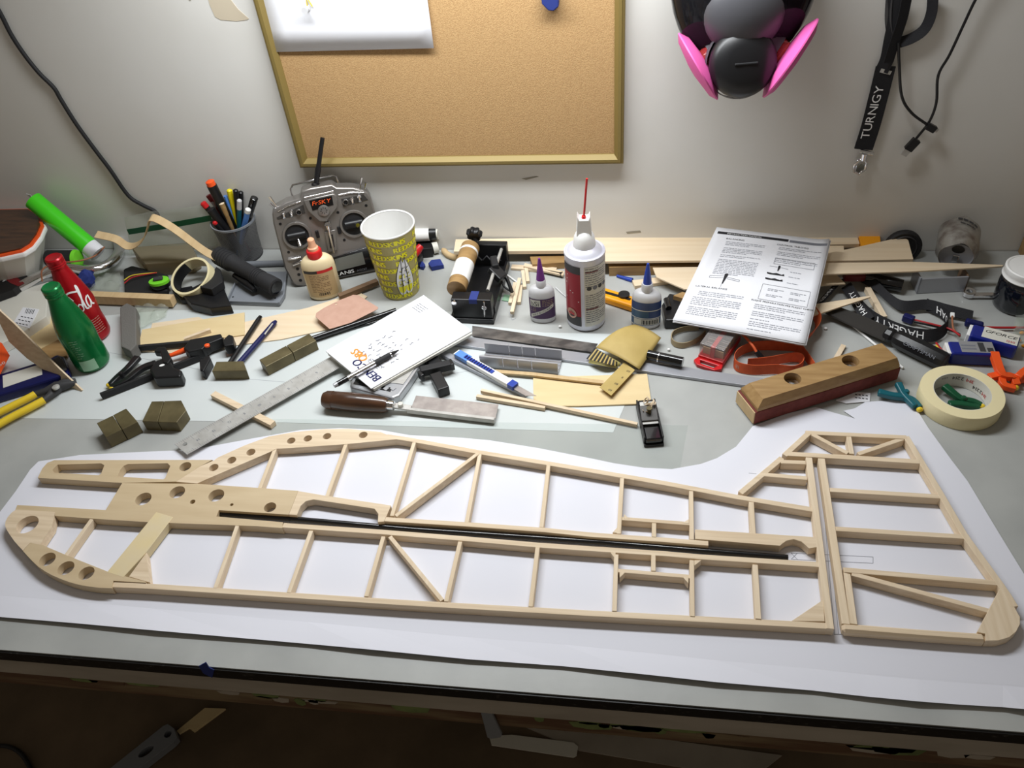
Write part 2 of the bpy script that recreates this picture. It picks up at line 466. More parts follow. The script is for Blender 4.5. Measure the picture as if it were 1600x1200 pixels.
TOPE = [(60,721),(125,711),(200,707),(275,704),(320,699),(395,685),(470,672),(532,669),(595,672),(640,680),(720,684),(765,688),(840,700),(927,717),(960,724),(1007,731),(1050,733),(1095,725),(1120,716),(1150,698),(1176,666),(1230,646),(1274,636),(1300,644),(1336,654),(1318,642),(1336,638),(1352,628),(1386,626),(1404,623),(1422,626),(1430,636),(1450,668),(1486,718),(1512,752),(1562,835),(1600,897),(1650,978),(1690,1040)]
BOTE = [(1690,1112),(1600,1108),(1567,1105),(1500,1101),(1435,1096),(1350,1088),(1270,1079),(1120,1066),(1000,1053),(880,1041),(730,1030),(580,1015),(480,1006),(400,999),(240,985),(120,974),(0,964),(-60,959)]
LEFTE = [(-60,880),(-25,838),(0,800),(25,767),(47,734)]
PZ = 0.0016
rn = random.Random(5)
vs = [P(x, y, PZ) for x, y in TOPE]
inner = [P(x, y - 34, PZ) for x, y in BOTE]
outer = [P(x, y, PZ + 0.0035 + 0.0012 * math.sin(i * 1.9)) for i, (x, y) in enumerate(BOTE)]
left = [P(x, y, PZ) for x, y in LEFTE]
nT, nB = len(vs), len(BOTE)
allv = vs + inner + left + outer
mb = MB(); mb.add(allv, [tuple(reversed(range(nT + nB + len(left))))] + [(nT + i + 1, nT + i, nT + nB + len(left) + i, nT + nB + len(left) + i + 1) for i in range(nB - 1)])
plan = single(mb, 'plan_sheet', 'plan_paper', 'wide cut-out white paper plan lying flat under the balsa frames', 'paper', loc=P(800, 850, 0), thick=0.0003)
def pl(mb, a, b, w=0.0006, h=PZ + 0.0003):
    mb.bar(P(*a, h + 0.0001), P(*b, h + 0.0001), w, 0.0002)
mb = MB()
for a, b in [((1236,864),(1364,870)),((1364,870),(1364,880)),((1364,880),(1238,874)),((1236,864),(1246,874)),((1246,864),(1236,874)),((1285,770),(1304,990)),((1291,770),(1310,990)),((1303,991),(1318,991)),((1170,739),(1182,740)),((1085,883),(1095,879))]: pl(mb, a, b)
build(mb, 'pencil_line', 'pencil', plan, kind='stuff')

# ------------------------------------------------------------------ fuselage frame
FH = 0.0132; Z0 = PZ + 0.0004
_lv = [0]
def Q(x, y): return P(x, y, Z0 + FH + (_lv[0] % 23) * 0.00006)      # glued sticks are never quite flush
fus = thing('fuselage_frame', 'long balsa fuselage frame with a plywood nose and black carbon tube', 'model frame', P(640, 850, PZ))
def stick(root, name, pts, w, m='balsa_x', h=FH, bevel=0.0004):
    mb = MB(); _lv[0] += 2
    if len(pts) == 2: mb.bar(Q(*pts[0]), Q(*pts[1]), w, h)
    else:
        c = [Q(*p) for p in pts]; n = len(c); L = []; R = []
        for i in range(n):
            d = (c[min(i+1, n-1)] - c[max(i-1, 0)]).normalized(); p = V((-d.y, d.x, 0)) * (w / 2); L.append(c[i] + p); R.append(c[i] - p)
        mb.prism([q - V((0, 0, h)) for q in R + L[::-1]], (0, 0, h))
    return build(mb, name, m, root, bevel=bevel, seg=1)
def cpx(x, y, rx): return (x, y, rx)
def plate(root, name, pts, m, circles=(), slots=(), h=FH, bevel=0.0004):
    dn = V((0, 0, -h)); hs = []; _lv[0] += 2
    if circles or slots: bevel = 0
    for x, y, r in circles: hs.append([q + dn for q in circ(Q(x, y), r, 28)])
    for sl in slots: hs.append([Q(*p) + dn for p in sl])
    mb = MB(); mb.prism([Q(*p) + dn for p in pts], (0, 0, h), hs)
    return build(mb, name, m, root, bevel=bevel, seg=1, smooth=35)
stick(fus, 'bottom_longeron', [(176,913.5),(235,916),(400,926.5),(640,942),(920,958),(1080,966.5),(1240,975),(1292,978)], 0.008)
stick(fus, 'middle_longeron', [(442,820.5),(595,831),(720,841),(840,851.5),(920,857),(1040,865),(1095,870),(1281,882)], 0.0078)
stick(fus, 'middle_longeron', [(600,811),(727,819),(852,828),(920,835),(1040,843.5),(1107,849)], 0.0074)
stick(fus, 'top_longeron', [(604,681),(640,686.5),(747,706),(852,723),(920,734.5),(1040,755),(1150,776),(1270,796)], 0.0078)
mb = MB(); mb.tube([P(343,804,0.007), P(465,812,0.007), P(640,827.5,0.007), P(940,848,0.007), P(1040,856.5,0.007), P(1231,872,0.007)], 0.0042, 16)
build(mb, 'carbon_tube', 'carbon', fus, smooth=40, label='black carbon fibre tube')
plate(fus, 'canopy_plate', [(275,752.5),(312,729),(335,719),(340,715),(382,696),(420,682),(460,675),(507,670.5),(545,670),(595,675),(602,678),(622,686),(540,694),(455,700),(432,701),(420,707),(320,750),(308,755.5)], 'balsa_x',
      [(455,688.5,0.0064),(481,685,0.0064),(511,681.5,0.0064),(567.5,679.5,0.0066),(392,706.5,0.0068),(362,719,0.0068),(334,730.5,0.007)])
plate(fus, 'nose_top_plate', [(85,719),(332,718.5),(312,729),(275,752.5),(191,754.5),(59,746.5),(66,732),(74,723)], 'plywood', [(289.5,729,0.0088)],
      [[(90,726),(158,724),(163,727),(158,740),(154,742.5),(84,738.5),(82,734)], [(200,725),(262,723.8),(266,728),(258,747),(255,749),(184,744.5),(188,734),(193,728)]])
plate(fus, 'plywood_core', [(27,789),(165,797),(191,754.7),(310,756),(400,762),(466,767),(451,804),(342,797),(338,807),(442,816),(441,825),(400,822),(235,816),(140,810),(86,806),(86,800),(24,796)], 'plywood',
      [(224,779.5,0.0115),(277,769,0.0112),(338,774,0.0113),(301,784,0.0039),(362,788.5,0.0025),(422,792.5,0.0086)])
plate(fus, 'slot_plate', [(466,767),(507,774),(611,789.5),(604,806),(600,815),(590,816),(591,803),(585,795),(490,780.5),(478,783),(470,790),(464,805),(451,804)], 'balsa_x')
plate(fus, 'nose_block', [(25,796),(86,800),(81,823),(62,851),(47,848),(36,860),(29,853),(22,845),(15,835),(10,827),(8,821),(8.5,815),(12,808),(18,801)], 'balsa_x', [(42.5,819.5,0.0155)])
plate(fus, 'nose_lower_plate', [(47,848.3),(66,851.5),(105,868),(168,893),(228,909),(228,910.5),(177,907.5),(175,919),(155,918.3),(140,916.5),(125,914),(110,910),(96,905),(82,899),(71,893),(60,885.5),(49,875),(36,861)], 'plywood', [(74,874,0.0110),(103,887.5,0.0110),(135,895.5,0.0105)])
plate(fus, 'cross_strip', [(244,800),(270,808),(229,862),(193,902),(167,894)], 'glued_ply', h=FH * 0.98)
for tri in [[(229,863),(234,910),(201,901)], [(1286,937),(1289,971),(1237,970)]]: plate(fus, 'corner_gusset', tri, 'balsa_x')
for a, b in [((143,811),(101,870)),((371,820),(336,919)),((486,829),(451,926)),((599,838),(572,932)),((719,846),(697,940)),((840,855),(829,948)),((963,866),(960,955)),((1081,875),(1082,963)),((1180,882),(1185,967)),
             ((430,700),(405,764)),((541,692),(511,775)),((647,691),(612,806)),((750,708),(729,816)),((857,726),(846,824)),((972,747),(967,834)),((1080,767),(1081,843)),((1174,784),(1177,836)),((1022,817),(1022,839)),((1021,867),(1021,892))]:
    stick(fus, 'upright', [a, b], 0.0056 if a[0] < 1170 or a[0] > 1200 else 0.0066, 'balsa_y')
for a, b in [((609,838),(691,938)), ((747,708),(618,806))]: stick(fus, 'diagonal', [a, b], 0.0056, 'balsa_y')
for a, b in [((972,810),(1078,818)), ((964,891),(1081,901))]: stick(fus, 'cross_piece', [a, b], 0.0056)
for tri in [[(957,832),(966,822),(966,833)],[(975,803),(975,811),(984,811)],[(1076,811),(1066,817),(1077,818)],[(954,863),(962,863),(961,873)],[(968,893),(968,903),(977,894)],[(1076,902),(1076,912),(1067,901)],[(1085,875),(1096,875),(1085,884)]]:
    plate(fus, 'small_gusset', tri, 'balsa_y', h=FH*0.9)
plate(fus, 'tail_block', [(1086,827),(1275,839),(1277,855),(1264,857),(1259,852),(1252,846),(1240,842.5),(1229,845),(1222,850),(1219,853),(1086,842)], 'balsa_x')
stick(fus, 'fin_post', [(1264,714.5),(1297.5,982.5)], 0.0086, 'balsa_y')
stick(fus, 'fin_leading_edge', [(1157,770),(1222,715)], 0.0078)
stick(fus, 'fin_rib', [(1193,741),(1261,747)], 0.0068)
stick(fus, 'fin_rib', [(1220,721),(1259,722.5)], 0.0068)

# ------------------------------------------------------------------ rudder frame
rud = thing('rudder_frame', 'open balsa rudder frame with slanted trailing edge and rounded lower corner', 'model frame', P(1400, 860, PZ))
stick(rud, 'leading_post', [(1283.5,716),(1322,975)], 0.0092, 'balsa_y')
plate(rud, 'post_doubler', [(1318,894),(1329,897),(1340,976),(1328,974)], 'balsa_y')
stick(rud, 'bottom_rail', [(1316,979),(1450,989.5),(1540,995.5)], 0.0115, bevel=0.003)
plate(rud, 'corner_block', [(1563,918),(1574,931),(1584,946),(1594,964),(1594,975),(1588,987),(1577,996),(1560,1001),(1540,1001),(1540,990),(1527,987)], 'balsa_y')
stick(rud, 'trailing_edge', [(1416,681.5),(1470,771),(1507,835),(1562,911),(1575,930),(1586,948)], 0.0082, 'balsa_y')
stick(rud, 'top_rail', [(1259,675.5),(1417,683)], 0.0075)
stick(rud, 'balance_leading_edge', [(1226,711),(1264,676)], 0.0078)
stick(rud, 'balance_rail', [(1229,708.5),(1437,721)], 0.0082)
for a, b in [((1269,678),(1325,708)), ((1411,685),(1341,709)), ((1331,896),(1548,955))]: stick(rud, 'diagonal', [a, b], 0.0064)
stick(rud, 'upright', [(1326,680),(1331,709)], 0.0066, 'balsa_y')
for a, b in [((1297,765),(1474,776)), ((1306,826),(1515,839)), ((1318,890),(1562,911))]: stick(rud, 'rib', [a, b], 0.0072)
# ------------------------------------------------------------------ on the wall
cork = thing('corkboard', 'framed corkboard hanging on the white wall above the bench', 'corkboard', Wl(720, 262, 0))
cx0, cx1 = Wl(467, 262, 0.017).x, Wl(974, 259, 0.017).x
cz0 = Wl(720, 261, 0.017).z; cz1 = cz0 + 0.452
build(MB().box(cx0 + 0.012, cx1 - 0.012, YW - 0.006, YW - 0.001, cz0 + 0.012, cz1 - 0.012), 'cork_panel', 'cork', cork)
PR = [(0, 0.001), (0, 0.012), (0.002, 0.0145), (0.004, 0.0145), (0.005, 0.017), (0.010, 0.017), (0.016, 0.008), (0.017, 0.004)]   # (inset, off the wall)
def frame_rail(a, b, ca, cb):
    vs = []
    for (p, c) in ((V(a), ca), (V(b), cb)):
        for i, o in PR: vs.append(p + V((c[0] * i, -o, c[1] * i)))
    n = len(PR); fs = [(k, k + 1, n + k + 1, n + k) for k in range(n - 1)] + [(n - 1, 0, n, 2*n - 1), tuple(range(n)), tuple(reversed(range(n, 2*n)))]
    build(MB().add(vs, fs), 'frame_rail', 'frame_gold', cork)
A_, B_, C_, D_ = (cx0, YW, cz0), (cx1, YW, cz0), (cx1, YW, cz1), (cx0, YW, cz1)
frame_rail(A_, B_, (1, 1), (-1, 1)); frame_rail(B_, C_, (-1, 1), (-1, -1)); frame_rail(C_, D_, (-1, -1), (1, -1)); frame_rail(D_, A_, (1, -1), (1, 1))
pa, pb = Wl(430, 82, 0.012), Wl(678, 75, 0.012)
def sheet_fn(u, v):
    p = pa.lerp(pb, u) + V((0, 0, 0.279 * v)); p.y = YW - 0.0068 - 0.006 * (1 - v) ** 3 * (0.5 + 0.5 * u) ; return p
single(MB().grid(sheet_fn, 10, 8), 'pinned_paper', 'paper', 'blank white paper pinned to the corkboard', 'paper', thick=0.0003, smooth=60)
pin = thing('push_pin', 'clear push pin holding the white paper to the corkboard', 'pin', Wl(480, 8, 0.008))
mb = MB(Tm(*Wl(480, 12, 0.0075)) @ Rx(PI / 2)); mb.lathe([(0.006, 0), (0.006, 0.002), (0.0028, 0.004), (0.0024, 0.010), (0.0055, 0.012), (0.0055, 0.014)], 18); build(mb, 'pin_head', 'milky', pin, smooth=40)
mb = MB(); mb.tube([Wl(480, 9, 0.010), Wl(478, -6, 0.012), Wl(488, 10, 0.011)], 0.0012, 6); build(mb, 'pin_thread', 'wire_yellow', pin, smooth=60)
mb = MB(); mb.prism([Wl(*p, 0.008) for p in [(846,-14),(848,2),(858,12),(866,13),(874,6),(874,-14)]], (0, -0.014, 0))
single(mb, 'plastic_clip', 'tape_blue', 'dark blue plastic clip on the upper corkboard', 'clip', bevel=0.002)

# respirator: axes of its own, hanging tipped forward from the wall
mask = thing('respirator', 'full-face respirator with dark visor and pink filters hanging on the wall', 'respirator', Wl(1162, 60, 0.06))
mc = Wl(1163, -38, 0.075)
Mm = Tm(*mc)
build(MB(Mm).ball((0, 0, 0), 0.1, 1.02, 0.70, 1.32, 28, 18), 'visor', 'visor', mask, smooth=80, label='dark see-through visor')
build(MB(Mm).ball((0, 0.012, 0.0), 0.1, 0.93, 0.58, 1.2, 24, 14), 'face_skirt', 'rubber', mask, smooth=80)
nc = Wl(1162, 18, 0.122)
build(MB(Tm(*nc)).ball((0, 0, 0), 0.056, 1.0, 0.66, 1.0, 22, 14), 'nose_cup', 'mask_grey', mask, smooth=80)
vc = Wl(1161, 98, 0.150)
ax = (-_f * 0.90 + _d * 0.42).normalized()
Mv = ax.to_track_quat('Z', 'Y').to_matrix().to_4x4(); Mv.translation = vc
mb = MB(Mv); mb.lathe([(0.040, -0.03), (0.046, -0.012), (0.0475, 0.0), (0.0465, 0.004), (0.040, 0.013), (0.024, 0.018), (0.004, 0.019)], 32); build(mb, 'exhalation_cover', 'black', mask, smooth=50)
mb = MB(Mv); mb.lathe([(0.0485, -0.03), (0.0505, -0.014), (0.049, -0.010)], 32, capb=False, capt=False); build(mb, 'cover_ring', 'mask_grey', mask, smooth=60)
mb = MB(Mv); mb.box(-0.016, 0.016, -0.0015, 0.0015, 0.0165, 0.0205); build(mb, 'cover_ridge', 'black_matte', mask, bevel=0.001)
for (cx, cy, a1, a2, r, off) in ((1091, 104, -0.86, 0.50, 0.055, 0.12), (1234, 92, 0.84, 0.54, 0.061, 0.12)):
    d = (_r * a1 + _d * a2 + _f * (0.40 if a1 < 0 else 0.02)).normalized(); c = Wl(cx, cy, off)
    Mf = d.to_track_quat('Z', 'Y').to_matrix().to_4x4(); Mf.translation = c
    mb = MB(Mf); mb.lathe([(0.010, -0.013), (r * 0.75, -0.009), (r, -0.001), (r, 0.001), (r * 0.8, 0.007), (0.01, 0.011)], 36)
    fl = build(mb, 'filter_disc', 'pink', mask, smooth=40, label='pink round filter')
    mb = MB(); mb.tube([c - d * 0.008, c - d * 0.030], [0.017, 0.020], 14); build(mb, 'filter_mount', 'clear_red', mask, smooth=40)
    mb = MB(); mb.tube([c - d * 0.022, c - d * 0.045], [0.021, 0.024], 14); build(mb, 'inlet', 'mask_grey', mask, smooth=40)

# lanyard on the wall
lan = thing('hanging_lanyard', 'black lettered lanyard with a chrome clip hanging on the wall', 'lanyard', Wl(1370, 150, 0.004))
def wribbon(pts, wid, off, m, name='strap', root=None, tilt=0.0, th=0.0012):
    c = spline([Wl(x, y, off + (o[0] if o else 0)) for x, y, *o in pts], 5); mb = MB()
    ws = []
    for i in range(len(c)):
        t = (c[min(i+1, len(c)-1)] - c[max(i-1, 0)]).normalized(); w = t.cross(V((0, 1, 0))).normalized()
        ws.append((w * math.cos(tilt) + V((0, -1, 0)) * math.sin(tilt)) * wid)
    mb.ribbon(c, ws, th); return build(mb, name, m, root, smooth=50)
wribbon([(1398,-8),(1399,25),(1392,62),(1386,92),(1377,112)], 0.020, 0.012, 'fabric_black', root=lan, tilt=0.3)
wribbon([(1418,-8),(1410,30),(1398,66),(1388,98)], 0.017, 0.018, 'fabric_black', root=lan, tilt=-0.4)
wribbon([(1390,-8),(1388,30),(1391,60)], 0.012, 0.008, 'charcoal', root=lan, tilt=0.9)
wribbon([(1458,-8),(1455,22),(1444,46),(1424,60),(1400,68)], 0.016, 0.010, 'fabric_black', root=lan, tilt=0.7)
wribbon([(1384,104),(1374,145),(1361,195),(1349,233)], 0.029, 0.010, 'fabric_black', root=lan, tilt=0.05, th=0.003)
wribbon([(1376,110),(1384,112),(1392,114)], 0.006, 0.013, 'steel', name='crimp', root=lan)
la, lb = Wl(1352, 212, 0.0125), Wl(1374, 138, 0.0125); ld = (lb - la).normalized(); lu = -ld.cross(V((0, -1, 0))).normalized()
if lu.x > 0: lu = -lu
mb = MB(); mb.text('TURNIGY', 0.0185, None, fn=lambda x, y: (la + lb) / 2 - V((0, 0.0012, 0)) + ld * x + lu * (y - 0.006), squeeze=1.15); build(mb, 'strap_lettering', 'print_white', lan)
mb = MB(); mb.tube([Wl(1343, 236, 0.012), Wl(1353, 238, 0.012), Wl(1364, 240, 0.012)], 0.0035, 10); build(mb, 'clip_bar', 'chrome', lan, smooth=50)
mb = MB(); mb.tube([Wl(1351, 240, 0.014), Wl(1349, 250, 0.014)], 0.005, 12); build(mb, 'swivel', 'chrome', lan, smooth=50)
mb = MB(); mb.tube([Wl(x, y, 0.014) for x, y in [(1350,248),(1354,254),(1352,264),(1342,272),(1335,268),(1335,258),(1342,250)]], 0.0026, 8, closed=True); build(mb, 'hook', 'chrome', lan, smooth=60)
mb = MB(); mb.prism([Wl(*p, 0.010) for p in [(1337,256),(1346,252),(1352,256),(1350,266),(1341,271),(1335,266)]], (0, -0.005, 0)); build(mb, 'hook_gate', 'chrome', lan, bevel=0.001)

usb = thing('usb_cable', 'thin black cable with two plugs hanging on the wall', 'cable', Wl(1450, 150, 0.01))
mb = MB(); mb.tube(spline([Wl(x, y, 0.014) for x, y in [(1545,-35),(1524,0),(1505,40),(1484,85),(1466,118),(1463,160),(1452,190),(1432,216)]]), 0.0022, 8)
build(mb, 'cord', 'black', usb, smooth=60)
mb = MB(); mb.tube(spline([Wl(x, y, 0.017) for x, y in [(1404,66),(1405,100),(1409,150),(1424,176),(1449,195)]]), 0.0022, 8); build(mb, 'cord', 'black', usb, smooth=60)
mb = MB(); mb.beam(Wl(1433, 218, 0.016), Wl(1418, 234, 0.016), 0.014, 0.008, V((0, -1, 0))); pg = build(mb, 'plug', 'black', usb, bevel=0.001)
mb = MB(); mb.beam(Wl(1419, 233, 0.016), Wl(1411, 242, 0.016), 0.011, 0.005, V((0, -1, 0))); build(mb, 'connector', 'steel', pg)
mb = MB(); mb.beam(Wl(1448, 196, 0.018), Wl(1461, 203, 0.018), 0.011, 0.008, V((0, -1, 0))); pg = build(mb, 'plug', 'black', usb, bevel=0.001)
mb = MB(); mb.beam(Wl(1460, 202, 0.018), Wl(1465, 204, 0.018), 0.006, 0.004, V((0, -1, 0))); build(mb, 'connector', 'steel', pg)
mb = MB(); mb.tube(spline([Wl(x, y, 0.006) for x, y in [(-30,-30),(0,20),(18,55),(40,88),(62,115),(84,137),(96,157),(120,195),(150,236),(172,265),(200,305),(222,320),(243,331),(250,345)]]), 0.0038, 10)
single(mb, 'wall_cable', 'black_matte', 'thick black cable running down the white wall', 'cable', smooth=60)

# ------------------------------------------------------------------ clutter at the left end
def poly(pts, h0, h1, mb=None):
    """prism standing on h0 whose TOP outline is seen at the pixels"""
    mb = mb or MB(); mb.prism([P(x, y, h1) - V((0, 0, h1 - h0)) for x, y in pts], (0, 0, h1 - h0)); return mb
tub = thing('storage_tub', 'white plastic tub with a dark lid and orange band by the wall', 'tub', P(-10, 440, 0))
tp = [(-150,330),(50,326),(66,338),(71,352),(64,368),(52,384),(36,394),(0,402),(-150,420)]
c0 = sum((P(x, y, 0.1) for x, y in tp), V()) / len(tp)
ring = [P(x, y, 0.10) for x, y in tp]
def shr(k, z): return [V((c0.x + (p.x - c0.x) * k - (0.03 if z == 0.0 else 0), c0.y + (p.y - c0.y) * k, T + z)) for p in ring]
vs = shr(0.70, 0.0) + shr(0.97, 0.092); n = len(tp)
mb = MB().add(vs, [(i, (i+1) % n, n + (i+1) % n, n + i) for i in range(n)] + [tuple(reversed(range(n))), tuple(range(n, 2*n))]); tb = build(mb, 'tub_body', 'off_white', tub)
mb = MB(); mb.prism(shr(1.0, 0.088), (0, 0, 0.010)); build(mb, 'rim', 'white_plastic', tub, bevel=0.003)
mb = MB(); mb.prism(shr(0.965, 0.098), (0, 0, 0.004)); build(mb, 'orange_band', 'orange', tub, label='orange band around the lid')
mb = MB(); mb.prism(shr(0.90, 0.102), (0, 0, 0.003)); build(mb, 'lid', 'dark_wood', tub, label='dark brown lid')
ra, rb = P(52, 313, 0.135), P(139, 385, 0.050); ra.y = min(ra.y, YW - 0.025); rd = (rb - ra).normalized()
roll = thing('film_roll', 'bright green roll of covering film leaning over the tub', 'film roll', rb)
mb = MB(); mb.tube([ra, rb], [0.0185, 0.0185], 28); build(mb, 'film', 'lime', roll, smooth=50)
mb = MB(); mb.tube([rb, rb + rd * 0.022], [0.0178, 0.0178], 24); build(mb, 'backing_end', 'paper', roll, smooth=50)
mb = MB(); mb.prism([ra + rd * 0.002, ra + rd * 0.002 + V((0.0, 0, 0.014)), ra - rd * 0.014 + V((0, 0, 0.004))], (0, -0.001, 0)); build(mb, 'paper_corner', 'paper', roll)

def bottle(name, label, bx, by, hh, r, m, capm):
    b = P(bx, by, B); t = thing(name, label, 'bottle', b)
    k = hh / 0.17
    prof = [(r*0.80, 0), (r*0.93, 0.003*k), (r, 0.008*k), (r*1.0, 0.030*k), (r*0.965, 0.042*k), (r*0.97, 0.05*k), (r, 0.066*k), (r, 0.078*k), (r*0.93, 0.092*k), (r*0.80, 0.110*k), (r*0.66, 0.126*k), (r*0.53, 0.140*k), (r*0.48, 0.148*k), (r*0.46, 0.152*k)]
    mb = MB(Tm(*b)); mb.lathe(prof, 40); build(mb, 'bottle_body', m, t, smooth=50)
    mb = MB(Tm(*b)); mb.lathe([(r*0.50, 0.1515*k), (r*0.52, 0.154*k), (r*0.49, 0.156*k), (r*0.52, 0.158*k), (r*0.49, 0.160*k), (r*0.52, 0.162*k), (r*0.51, 0.168*k), (r*0.44, 0.170*k), (r*0.40, 0.1695*k)], 32); build(mb, 'screw_cap', capm, t, smooth=35)
    def surf(x, z, off=0.0004):
        z = z * k
        for i in range(len(prof) - 1):
            if prof[i][1] <= z <= prof[i+1][1]:
                f = (z - prof[i][1]) / max(1e-6, prof[i+1][1] - prof[i][1]); rr = prof[i][0] + (prof[i+1][0] - prof[i][0]) * f; break
        else: rr = r
        a = math.atan2(-b.y, -b.x) + x / r
        return b + V(((rr + off) * math.cos(a), (rr + off) * math.sin(a), z))
    return t, surf
def stroke(mb, surf, pts, wd):
    c = spline([V((x, y, 0)) for x, y in pts], 5)
    for i in range(len(c) - 1):
        d = (c[i+1] - c[i]).normalized(); p = V((-d.y, d.x, 0)) * wd / 2; e = d * wd * 0.2
        q = [c[i] - p - e, c[i+1] - p + e, c[i+1] + p + e, c[i] + p - e]
        mb.add([surf(v.x, v.y) for v in q], [(0, 1, 2, 3)])
t, sf = bottle('red_bottle', 'red aluminium soda bottle with white script lettering beside a green bottle', 150, 524, 0.172, 0.0285, 'coke_red', 'coke_red')
mb = MB()
# script letters C o l a running around the shoulder and waist
for pts, w in [([(-0.006,0.095),(-0.012,0.103),(-0.018,0.094),(-0.018,0.078),(-0.011,0.072),(-0.005,0.08)], 0.0022), ([(-0.020,0.105),(-0.006,0.110),(0.008,0.108),(0.013,0.112)], 0.0030),
               ([(0.0,0.086),(-0.004,0.080),(-0.002,0.072),(0.003,0.074),(0.004,0.082),(0.0,0.086)], 0.0020), ([(0.004,0.080),(0.011,0.100),(0.014,0.114),(0.011,0.116),(0.009,0.100),(0.008,0.076),(0.012,0.072)], 0.0030),
               ([(0.020,0.092),(0.015,0.088),(0.013,0.078),(0.016,0.072),(0.021,0.080),(0.023,0.092),(0.022,0.076),(0.026,0.072)], 0.0028)]: stroke(mb, sf, pts, w)
build(mb, 'script_lettering', 'print_white', t)
mb = MB(); rn2 = random.Random(2)
for i in range(7): words(mb, lambda x, y: sf(x, y), 0.004, 0.022, 0.020 + i * 0.0045, 0.0011, rn2)
build(mb, 'small_print', 'leather', t, kind='stuff')
t, sf = bottle('green_bottle', 'green aluminium soda bottle with a pale square patch low on its side', 147, 568, 0.168, 0.0295, 'bottle_green', 'bottle_green')
mb = MB(); mb.grid(lambda u, v: sf(-0.022 + 0.026 * u, 0.008 + 0.022 * v, 0.0003), 8, 4); build(mb, 'pale_patch', 'pale_green', t, smooth=60)
mb = MB()
for i in range(9): words(mb, lambda x, y: sf(x, y), -0.020, -0.004, 0.036 + i * 0.0046, 0.0008, rn2, 0.8 if i % 3 else 0.4)
build(mb, 'small_print', 'pale_green', t, kind='stuff')

pipe = MB(); pipe.tube(spline([P(30,449,0.028), P(70,428,0.034), P(105,418,0.034), P(140,422,0.028), P(168,414,0.022), P(186,394,0.020), P(184,372,0.020)], 6), 0.010, 16)
single(pipe, 'chrome_pipe', 'chrome', 'bent chrome pipe curving behind the two bottles', 'pipe', smooth=60)
mo = thing('small_motor', 'black cylindrical motor with a yellow-green end disc', 'motor', P(100, 402, 0))
mb = MB(); mb.tube([P(76,404,0.04), P(118,404,0.04)], 0.0165, 20); build(mb, 'motor_case', 'black_matte', mo, smooth=40)
mb = MB(); mb.tube([P(118,404,0.04), P(123,404,0.04)], [0.018, 0.016], 20); build(mb, 'end_disc', 'lime_small', mo, smooth=40)
mb = MB(); mb.box(P(76,404,0.04).x, P(116,404,0.04).x, P(100,404,0.04).y - 0.014, P(100,404,0.04).y + 0.014, T + B, T + 0.026); build(mb, 'mount', 'black', mo)
mb = MB(); mb.tube(spline([P(66,440,0.045), P(66,422,0.06), P(85,412,0.06), P(122,408,0.06), P(148,400,0.055), P(163,386,0.05)], 6), 0.0016, 6)
single(mb, 'copper_wire', 'wire_brown', 'thin copper-coloured wire looping over the motor', 'wire', smooth=60)
bx = thing('white_carton', 'white carton with a barcode sticker under the chrome pipe', 'carton', P(30, 490, 0))
build(poly([(-80,520),(2,462),(76,440),(72,494),(30,522),(-80,580)], B, 0.022), 'carton_body', 'off_white', bx, bevel=0.001)
build(poly([(36,480),(61,483),(46,513),(20,505)], 0.022, 0.0226), 'barcode_sticker', 'paper', bx)
mb = MB()
for i in range(6):
    f = i / 6; a = P(42 - 12 * 0 + 14 * f, 482 + 2 * f, 0.0230); b = P(39 + 14 * f, 489 + 2 * f, 0.0230); mb.bar(a, b, 0.0008 + 0.0005 * (i % 2), 0.0002)
for i in range(4):
    for j in range(3): a = P(33 - 4 * j + 5 * i, 494 + 5 * j + i, 0.0230); b = P(36 - 4 * j + 5 * i, 495 + 5 * j + i, 0.0230); mb.bar(a, b, 0.0016, 0.0002)
build(mb, 'barcode', 'print_black', bx, kind='stuff')
db = thing('dark_packet', 'black and dark red packet lying beside the white tub', 'packet', P(0, 450, 0))
build(poly([(-90,440),(28,416),(44,432),(20,452),(-90,492)], 0.0226, 0.038), 'packet_body', 'black', db, bevel=0.001)
build(poly([(-8,424),(8,420),(38,442),(28,447),(16,442)], 0.038, 0.0385), 'red_panel', 'dark_red', db)
mb = MB(Tm(*P(6, 440, 0.039)) @ Rz(0.1)); mb.text('1F', 0.012, Matrix()); build(mb, 'packet_lettering', 'print_white', db)
single(poly([(34,534),(80,494),(102,508),(94,552),(58,556)], B, 0.005), 'plywood_offcut', 'ply_light', 'pale plywood offcut lying behind the green bottle', 'wood')
single(poly([(58,548),(96,528),(112,540),(104,556),(70,562)], 0.0055, 0.010), 'plywood_offcut', 'oak', 'small brown wood offcut tucked under the green bottle', 'wood')
pl3 = plane3(P(128,611,0.002), P(0,487,0.10), P(40,560,0.028)); mb = MB()
mb.prism([pl3.at(*p) for p in [(-45,430),(0,486),(22,506),(50,534),(92,576),(128,610),(126,612),(100,598),(80,586),(42,560),(14,534),(0,506),(-45,470)]], pl3.n * -0.003)
single(mb, 'tapered_balsa_strip', 'balsa_x', 'long tapered balsa strip leaning with its tip on the bench', 'wood')
nb = thing('navy_case', 'navy blue plastic case with a worn beige label', 'case', P(40, 600, 0))
build(poly([(-60,602),(76,560),(88,553),(99,556),(106,573),(107,583),(60,598),(-60,635)], B, 0.018), 'case_body', 'navy', nb, bevel=0.004)
build(poly([(4,587),(60,570),(65,574),(66,585),(5,606)], 0.018, 0.0185), 'beige_label', 'off_white', nb)
build(poly([(82,561),(92,556),(97,560),(104,576),(97,580)], 0.018, 0.022), 'lid_lip', 'charcoal', nb, bevel=0.002)
pli = thing('pliers', 'pliers with yellow handles and dark jaws in front of the navy case', 'pliers', P(60, 620, 0))
